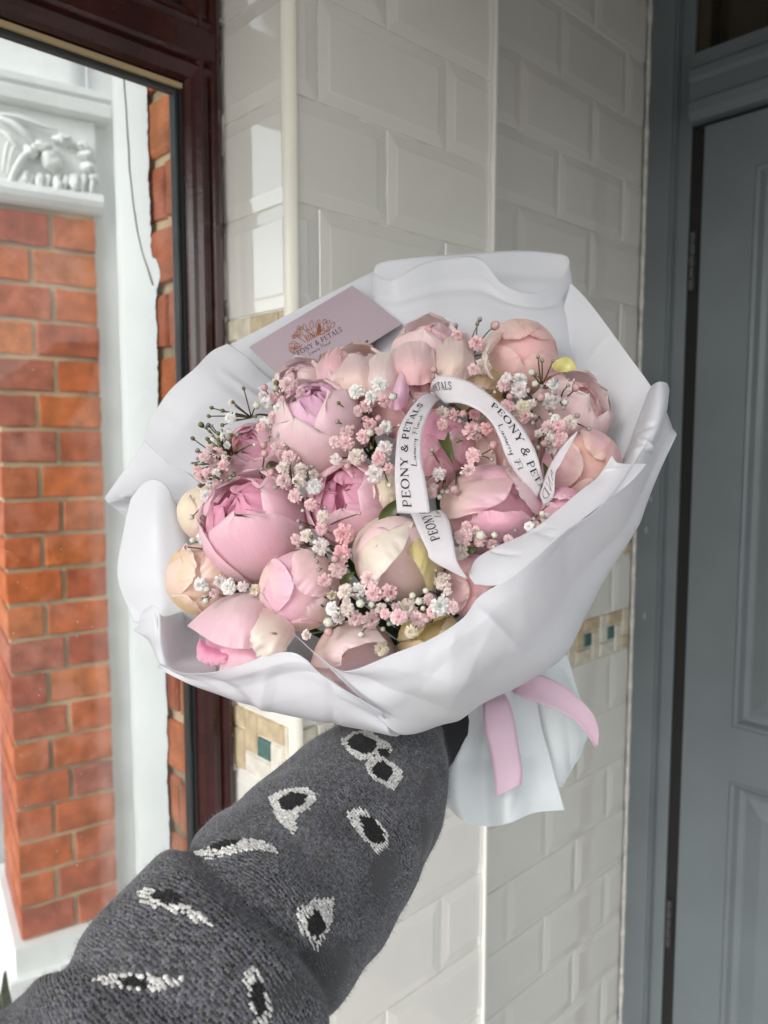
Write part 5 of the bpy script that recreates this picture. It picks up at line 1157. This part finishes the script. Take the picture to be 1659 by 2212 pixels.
lc = [dA(1164, 1066, -.010), dA(1174, 1036, -.016), dA(1196, 991, -.024), dA(1222, 955, -.030), dA(1247, 931, -.034)]
rc = [dA(1175, 1094, -.006), dA(1196, 1072, -.012), dA(1199, 1024, -.022), dA(1212, 1000, -.027), dA(1248, 933, -.034)]
o, G, N, s = band('ribbon_end', lc, rc, M_RIBBON, rib, 40, 7)
T3, TW3 = layout('AND'); printing('faded_lettering', T3, TW3, ribbon_map(G, N, s, .42, .02, .75, .5), M_TEXTGREY, o)
ld = [dA(886, 1108, -.018), dA(893, 1122, -.026), dA(904, 1148, -.030), dA(923, 1189, -.030), dA(934, 1212, -.028), dA(1006, 1250, -.022)]
rd = [dA(956, 1101, -.016), dA(964, 1112, -.024), dA(972, 1131, -.028), dA(980, 1172, -.030), dA(988, 1213, -.028), dA(1010, 1250, -.022)]
o, G, N, s = band('ribbon_end', ld, rd, M_RIBBON, rib, 50, 9)
T4, TW4 = layout('PEONY &'); printing('lettering', T4, TW4, ribbon_map(G, N, s, .52, .03, .55, .30), M_TEXT, o)
printing('script_lettering', SCR[:5], 1.3, ribbon_map(G, N, s, .22, .02, .82, .20), M_TEXT, o)

pk = thing('pink_ribbon', 'pale pink satin ribbon with two loose ends tied at the binding', 'ribbon', P(1075, 1500, .55))
band('ribbon_end', [(1046, 1490, .552), (1044, 1520, .528), (1046, 1570, .518), (1058, 1620, .514), (1068, 1680, .508), (1069, 1722, .506)],
     [(1076, 1484, .552), (1098, 1512, .530), (1112, 1560, .520), (1120, 1610, .516), (1128, 1660, .510), (1126, 1694, .508)], M_PINKRIB, pk, 50, 9, .0012)
band('ribbon_end', [(1100, 1462, .556), (1130, 1455, .545), (1180, 1462, .536), (1230, 1490, .530), (1276, 1535, .528), (1293, 1575, .530), (1291, 1612, .534)],
     [(1100, 1486, .552), (1118, 1502, .540), (1160, 1518, .532), (1205, 1535, .528), (1245, 1560, .527), (1270, 1590, .530), (1287, 1616, .534)], M_PINKRIB, pk, 60, 9, .0015)
MB().tube(catmull([P(990, 1490, .560), P(1040, 1500, .548), P(1090, 1482, .550), P(1120, 1466, .562), P(1070, 1460, .60), P(1010, 1480, .60), P(990, 1490, .560)], 40), .006, 8).build('binding', M_PINKRIB, pk, smooth=True)

# ------------------------------------------------------------------ card
def ca(x, y): return ((400 + x / 1.3825) * .54, (950 + y / 1.3825) * .54)
cTL, cTR = ca(825, 605), ca(1395, 265)
pTL = P(*cTL, DF(*cTL) + .034); pTR = P(*cTR, DF(*cTR) + .046)
ex = pTR - pTL; CWm = np.linalg.norm(ex); ex /= CWm
bl = ca(965, 785); pBL = P(*bl, DF(*bl) + .030); ey = pBL - pTL; ey -= ex * np.dot(ex, ey); ey /= np.linalg.norm(ey); en = np.cross(ey, ex)
if np.dot(en, CAM - pTL) < 0: en = -en
CHm = CWm * .66
card = thing('florist_card', 'mauve florist card with a bronze flower emblem stapled to the paper', 'card', pTL)
MB().box(pTL, ex * CWm, ey * CHm, -en * .0004).build('card_stock', M_CARD, card)
def cpos(p): 
    """crop pixel -> point on the card face"""
    d = P(*ca(*p), 1.0) - CAM; t = np.dot(pTL + en * .00012 - CAM, en) / np.dot(d, en); return CAM + d * t
def card_strokes(name, strokes, mat, par):
    V = []; F = []
    for k, (pts, w) in enumerate(strokes):
        n_ = max(4, 4 * len(pts)) if len(pts) > 2 else 3
        w = np.interp(np.linspace(0, 1, n_), np.linspace(0, 1, np.size(w)), np.ravel(w)) if np.size(w) > 1 else w
        pts = catmull(pts, n_)
        a, b = stroke_poly(pts, w); n = len(V)
        for p, q in zip(a, b): V += [cpos(p) + en * .000004 * (k % 23), cpos(q) + en * .000004 * (k % 23)]
        F += [(n + 2 * i, n + 2 * i + 1, n + 2 * i + 3, n + 2 * i + 2) for i in range(len(a) - 1)]
    return obj(name, V, F, mat, par, smooth=False)
tx = np.array([1340 - 1072, 515 - 663.0]); tl_ = np.linalg.norm(tx); tx /= tl_; ty = np.array([tx[1], -tx[0]]) ; ty = ty if ty[1] < 0 else -ty
def txt_on_card(strokes, total, org, length, h): return [([tuple(np.array(org) + tx * (a / total * length) + ty * b * h) for a, b in p], (np.asarray(w) * h)) for p, w in strokes]
card_strokes('lettering', txt_on_card(TXT, TW, (1078, 664), tl_, 27), M_TEXT, card)
card_strokes('script_lettering', txt_on_card([(p, .075) for p in SCRIPT], 3.9, (1160, 650), 140, 22), M_TEXT, card)
# emblem: line drawn flowers and leaves fanning from the lettering
em = []
def petal_loop(x, y, dx, dy, w): 
    d = np.array([dx, dy]); nrm = np.array([-dy, dx]) * w
    p = np.array([x, y]); return [tuple(p), tuple(p + d * .35 + nrm), tuple(p + d * .8 + nrm * .7), tuple(p + d), tuple(p + d * .8 - nrm * .7), tuple(p + d * .35 - nrm), tuple(p)]
for (x, y, dx, dy, w) in ((1078, 615, -30, -28, .4), (1078, 615, -8, -42, .4), (1078, 615, 22, -30, .4), (1078, 618, -34, 2, .35), (1078, 618, 34, -8, .35), (1075, 622, -20, 10, .5),
                          (1090, 545, -12, -22, .4), (1090, 545, 10, -24, .4), (1090, 545, 22, -4, .4), (1090, 545, -22, 2, .4), (1105, 510, -8, -20, .4), (1105, 510, 14, -14, .4), (1105, 510, -18, 4, .4), (1075, 560, -10, -18, .4),
                          (1140, 520, -12, -42, .22), (1168, 505, 4, -46, .22), (1200, 505, 12, -50, .22), (1155, 530, -6, -24, .25), (1238, 480, 6, -28, .3), (1255, 478, 14, -20, .3), (1276, 500, 20, -32, .25), (1250, 520, 20, -12, .3), (1240, 520, -8, -18, .3), (1268, 498, -14, -8, .3)):
    em.append((petal_loop(x, y, dx, dy, w), 3.2))
for (p0, p1) in (((1190, 545), (1140, 520)), ((1190, 545), (1168, 505)), ((1195, 545), (1200, 500)), ((1205, 540), (1240, 480)), ((1210, 540), (1276, 500)), ((1150, 575), (1105, 512)), ((1140, 580), (1090, 548)), ((1120, 590), (1080, 615)), ((1185, 550), (1160, 530)), ((1215, 538), (1250, 520))):
    m_ = ((p0[0] + p1[0]) / 2 + 4, (p0[1] + p1[1]) / 2 + 4); em.append(([p0, m_, p1], 3.4))
for k in range(7): em.append(([(1150 + k * 10, 578 - k * 6), (1138 + k * 11, 540 - k * 4)], 5.0))
for k in range(4): em.append(([(1205 + k * 5, 540 - k * 3), (1208 + k * 4, 468 + k * 6)], 4.0))
for x0, y0, x1, y1 in ((1222, 645, 1212, 682), (1234, 642, 1230, 666), (1243, 638, 1243, 662), (1252, 634, 1258, 650), (1262, 628, 1278, 646), (1272, 622, 1294, 634)): em.append(([(x0, y0), (x1, y1)], 5.0))
card_strokes('emblem', em, M_BRONZE, card)
ln = [([(1332, 655), (1478, 573)], 3.0), (arc(1477, 573, 4, 4, 0, 360, 9), 4.0), ([(1205, 728), (1245, 706)], 2.5), ([(1222, 735), (1224, 752), (1214, 755)], 3), ([(1240, 726), (1246, 742)], 3), ([(1345, 672), (1349, 664), (1352, 676)], 2.5), ([(1356, 655), (1358, 674)], 2.5), ([(1366, 660), (1363, 668), (1370, 670), (1366, 674)], 2.5)]
card_strokes('ruled_line', ln, M_TEXT, card)
MB().tube([cpos((1143, 520)) + en * .0003, cpos((1180, 498)) + en * .0006, cpos((1214, 477)) + en * .0003], .00022, 6).build('staple', M_STAPLE, card)

# ------------------------------------------------------------------ the arm in its knitted sleeve
CL = np.array([(872, 1530, .552, .033), (852, 1602, .520, .033), (818, 1690, .478, .0438), (722, 1812, .436, .0505), (604, 1942, .400, .0535), (512, 2046, .372, .054), (432, 2140, .352, .053), (335, 2262, .334, .053), (215, 2395, .320, .053), (70, 2530, .306, .054)])
NS = 260
cl = catmull(CL, NS); cpts = Parr(cl[:, :3]); crad = cl[:, 3].copy()
arcl = np.concatenate([[0], np.cumsum(np.linalg.norm(np.diff(cpts, axis=0), axis=1))])
tang = np.gradient(cpts, axis=0); tang /= np.linalg.norm(tang, axis=1)[:, None]
sideA = np.cross(tang, -FW); sideA /= np.linalg.norm(sideA, axis=1)[:, None]; frontA = np.cross(sideA, tang)     # frontA points to the viewer
frontA *= np.sign((frontA @ -FW))[:, None]
s_fold = arcl[np.argmin(np.abs(proj(cpts)[:, 1] - 2052))]; s_f2 = s_fold + .055
def sleeve_pt(si, th):
    """arc length index (float) and angle from the viewer side -> point"""
    i = min(int(si), NS - 2); a = si - i; L_ = lambda A: A[i] * (1 - a) + A[i + 1] * a
    c, r, f, sd_, al = L_(cpts), L_(crad), L_(frontA), L_(sideA), L_(arcl)
    x = al - s_fold - 0.010 * math.cos(th) - 0.006 * math.sin(th * 2)
    x2 = al - s_f2 + 0.012 * math.cos(th + .6)
    k = r * (1 + .045 * noise.noise(Vector((th * 1.1, al * 22, 0))) + .03 * noise.noise(Vector((th * 2.3, al * 50, 4))))
    k += .0095 * (.35 + .65 * max(0, math.cos(th - .3))) / (1 + math.exp(-x / .0022)) * math.exp(-max(x, 0) / .05) - .005 * math.exp(-((x + .006) / .007) ** 2)
    k += .003 / (1 + math.exp(-x2 / .0025)) * math.exp(-max(x2, 0) / .06) - .004 * math.exp(-((x2 + .006) / .007) ** 2)
    return c + k * (math.cos(th) * f + math.sin(th) * sd_)
person = thing('person', 'outstretched arm in a dark grey knitted sleeve holding the bouquet', 'person', cpts[-1])
NT = 64
V = [sleeve_pt(i, 2 * math.pi * j / NT) for i in range(NS) for j in range(NT)]
F = [(i * NT + j, i * NT + (j + 1) % NT, (i + 1) * NT + (j + 1) % NT, (i + 1) * NT + j) for i in range(NS - 1) for j in range(NT)]
V = np.asarray(V)
slv = obj('sleeve', V - 0, F, M_WOOL, person, True, np.tile(np.array((.030, .030, .033)), (len(V), 1)))
# motif shapes, read on the picture grid and knitted in stitch by stitch
def k6(L): return [((600 + x / 1.276) * .54, (2850 + y / 1.276) * .54) for x, y in L]
def k7(L): return [((0 + x / 1.185) * .54, (3200 + y / 1.185) * .54) for x, y in L]
BLACKP = [k6([(1010, 150), (1070, 115), (1150, 160), (1140, 195), (1090, 210), (1030, 175)]), k6([(1140, 285), (1180, 255), (1235, 295), (1200, 345), (1150, 315)]), k6([(665, 455), (720, 415), (800, 430), (770, 470), (715, 495), (680, 490)]), k6([(1075, 530), (1120, 540), (1180, 610), (1195, 655), (1150, 665), (1100, 615)]),
          k6([(300, 685), (370, 660), (470, 655), (400, 680), (320, 695)]), k6([(850, 1005), (895, 1090), (850, 1150), (805, 1085)]), k6([(535, 1370), (575, 1400), (590, 1500), (555, 1540), (520, 1450)]), k7([(720, 440), (790, 430), (860, 470), (850, 492), (770, 480)]), k7([(560, 845), (640, 840), (715, 865), (690, 885), (600, 872)]), k6([(1170, 195), (1215, 190), (1210, 225), (1175, 215)])]
WHITEP = [k6([(985, 150), (1060, 105), (1120, 110), (1230, 185), (1205, 230), (1150, 205), (1090, 240), (1035, 205)]), k6([(1105, 265), (1165, 225), (1280, 300), (1265, 350), (1240, 385), (1190, 355), (1130, 320)]), k6([(620, 440), (700, 400), (800, 395), (840, 430), (800, 490), (750, 510), (735, 560), (740, 615), (660, 540), (640, 490)]), k6([(1010, 520), (1070, 495), (1110, 525), (1210, 620), (1200, 720), (1180, 735), (1120, 660), (1060, 590)]),
          k6([(230, 720), (330, 690), (480, 655), (560, 665), (655, 715), (560, 690), (430, 710), (330, 735)]), k6([(765, 1010), (850, 965), (925, 950), (920, 1060), (890, 1120), (850, 1210), (800, 1130), (765, 1060)]), k6([(480, 1330), (520, 1300), (560, 1350), (610, 1490), (590, 1590), (550, 1570), (515, 1450)]), k7([(670, 440), (720, 420), (760, 470), (860, 490), (960, 540), (1000, 590), (920, 550), (800, 510), (700, 490)]), k7([(455, 845), (560, 830), (720, 835), (860, 850), (760, 890), (600, 885), (520, 870)])]
def inside(px, py, poly):
    r = np.zeros(len(px), bool); n = len(poly)
    for i in range(n):
        x0, y0 = poly[i]; x1, y1 = poly[(i + 1) % n]
        c = ((y0 > py) != (y1 > py)) & (px < (x1 - x0) * (py - y0) / ((y1 - y0) + 1e-9) + x0); r ^= c
    return r
PITCH_L, NW = 0.00128, 212
nrow = int(arcl[-1] / PITCH_L)
si_rows = np.interp(np.arange(nrow + 2) * PITCH_L, arcl, np.arange(NS))
ths = np.linspace(-1.75, 1.75, int(NW * 3.5 / 6.283))
cells = []; 
GP = np.array([[sleeve_pt(min(si, NS - 1.001), th) for th in ths] for si in si_rows])
pr = proj(GP)
gu = np.gradient(GP, axis=0); gv = np.gradient(GP, axis=1); gn = np.cross(gu, gv); gn /= np.linalg.norm(gn, axis=2)[..., None]
sg = np.sign(np.sum(gn * (GP - Parr(cl[np.clip(si_rows.astype(int), 0, NS - 1), :3])[:, None]), -1))[..., None]; gn *= sg
facing = np.sum(gn * (CAM - GP), -1) / np.linalg.norm(CAM - GP, axis=-1)
vis = (facing > -.25) & (pr[..., 1] < 2300) & (pr[..., 0] > -90)
I, J = np.nonzero(vis[:-1, :-1])
c0 = GP[I, J]; eu = gu[I, J]; ev = gv[I, J]; nn = gn[I, J]
px, py = pr[I, J, 0], pr[I, J, 1]
wht = np.zeros(len(I), bool); blk = np.zeros(len(I), bool)
for p in WHITEP:
    for ox, oy in ((0, 0), (4, 3), (-4, -3), (3, -4), (-3, 4)): wht |= inside(px + ox, py + oy, p)
for p in BLACKP:
    for ox, oy in ((0, 0), (3, 2), (-3, -2), (2, -3), (-2, 3)): blk |= inside(px + ox, py + oy, p)
base = NR.uniform(.062, .125, len(I)); cold = NR.uniform(.95, 1.22, len(I))
mott = np.array([noise.noise(Vector(c * 60)) for c in c0]) * .025
base = np.clip(base + mott, .04, .19)
cols = np.stack([base, base * 1.0, base * cold], 1)
cols[wht] = NR.uniform(.46, .60, (wht.sum(), 1)) * np.array([[1, .98, .93]]); cols[blk] = NR.uniform(.004, .010, (blk.sum(), 1)) * np.ones((1, 3))
jit = NR.normal(0, .24, (len(I), 2))
VV = []; CC = []
for sgn in (-1, 1):                                # two legs of each V-shaped stitch
    a = c0 + ev * (sgn * .46) + eu * (.75 + jit[:, :1]); b = c0 + ev * (sgn * .07) + eu * (-.35 + jit[:, 1:])
    ax = b - a; w = np.cross(nn, ax); w /= np.linalg.norm(w, axis=1)[:, None] + 1e-12
    wd = np.linalg.norm(ev, axis=1)[:, None] * (.42 + .10 * wht[:, None]); m_ = (a + b) / 2
    up = nn * (wd * 1.25)
    VV.append(np.stack([a, m_ + w * wd + up * .55, m_ - w * wd + up * .55, b, m_ + up * 1.25 + w * 0], 1)); CC.append(np.repeat(cols[:, None], 5, 1) * NR.uniform(.68, 1.35, (len(I), 1, 1)))
VV = np.concatenate(VV).reshape(-1, 3); CC = np.concatenate(CC).reshape(-1, 3)
n5 = np.arange(len(VV) // 5)[:, None] * 5
T = np.concatenate([n5 + np.array([[0, 1, 4]]), n5 + np.array([[1, 3, 4]]), n5 + np.array([[3, 2, 4]]), n5 + np.array([[2, 0, 4]])])
obj('knit_stitches', VV, T, M_WOOL, slv, True, CC, kind='stuff')
# loose wool fibres
nf = 24000; k = NR.integers(0, len(I), nf); p0 = c0[k]; d = nn[k] + NR.normal(0, .75, (nf, 3)); d /= np.linalg.norm(d, axis=1)[:, None]
ln_ = NR.uniform(.0010, .0036, (nf, 1)); sv = np.cross(d, NR.normal(0, 1, (nf, 3))); sv /= np.linalg.norm(sv, axis=1)[:, None]; wf = .00005
mid = p0 + d * ln_ * .55 + NR.normal(0, .0004, (nf, 3)); tip = p0 + d * ln_ + NR.normal(0, .0009, (nf, 3))
VV = np.stack([p0 - sv * wf, p0 + sv * wf, mid + sv * wf, mid - sv * wf, tip], 1).reshape(-1, 3); n5 = np.arange(nf) * 5
F = [(a, a + 1, a + 2, a + 3) for a in n5.tolist()] + [(a + 3, a + 2, a + 4) for a in n5.tolist()]
obj('wool_fibres', VV, F, M_WOOL, slv, True, np.repeat(np.clip(cols[k] * 1.9, 0, .6), 5, 0), kind='stuff')
# black cuff of the undershirt and the hand closed round the stems
cuff = catmull(Parr(np.array([(868, 1600, .535), (905, 1580, .545), (945, 1556, .566), (980, 1535, .590)], float)), 16)
mb = MB()
for k in range(1): mb.tube(cuff, np.array([.034] * 8 + [.033, .032, .031, .030, .029, .027, .025, .022]), 24)
mb.build('under_cuff', M_UNDER, person, smooth=True)
wr = cuff[-1]; grip = P(1030, 1490, .610)
verts = [cuff[4], cuff[10], wr, lerp(wr, grip, .5)]; rad = [.026, .024, .022, .024]; edges = [(0, 1), (1, 2), (2, 3)]
stem_dir = camdir(.35, -.8, -.3); outw = camdir(-.2, -.1, 1.0); acr = np.cross(stem_dir, outw)
for q in range(4):
    root = lerp(wr, grip, .75) + stem_dir * (.018 * (q - 1.5)) + outw * .006
    n0 = len(verts); L_ = [.020, .018, .016, .012][:4]; ang = 0
    verts.append(root); rad.append(.0095); edges.append((3, n0)); p = root
    for jn in range(3):
        ang = .5 + jn * .85
        p = p + (acr * -math.cos(ang) + outw * -math.sin(ang) * -1) * L_[jn] * (1.0, 1.1, 1.05, .85)[q]
        verts.append(p); rad.append(.0088 - .0008 * jn); edges.append((len(verts) - 2, len(verts) - 1))
th0 = lerp(wr, grip, .35); verts.append(th0 - stem_dir * .020); rad.append(.011); edges.append((3, len(verts) - 1))
for jn, st in enumerate((.020, .017)):
    verts.append(verts[-1] + (-outw * .4 - stem_dir * .5 - acr * .7) / 1.0 * st); rad.append(.0095 - .001 * jn); edges.append((len(verts) - 2, len(verts) - 1))
me = bpy.data.meshes.new('arm'); me.from_pydata([tuple(v) for v in verts], edges, []); me.materials.append(M_SKIN)
arm = bpy.data.objects.new('arm', me); place(arm, person)
sk = arm.modifiers.new('skin', 'SKIN'); sk.use_smooth_shade = True
for i, r in enumerate(rad): me.skin_vertices[0].data[i].radius = (r, r)
me.skin_vertices[0].data[0].use_root = True
arm.modifiers.new('smooth', 'SUBSURF').levels = 1
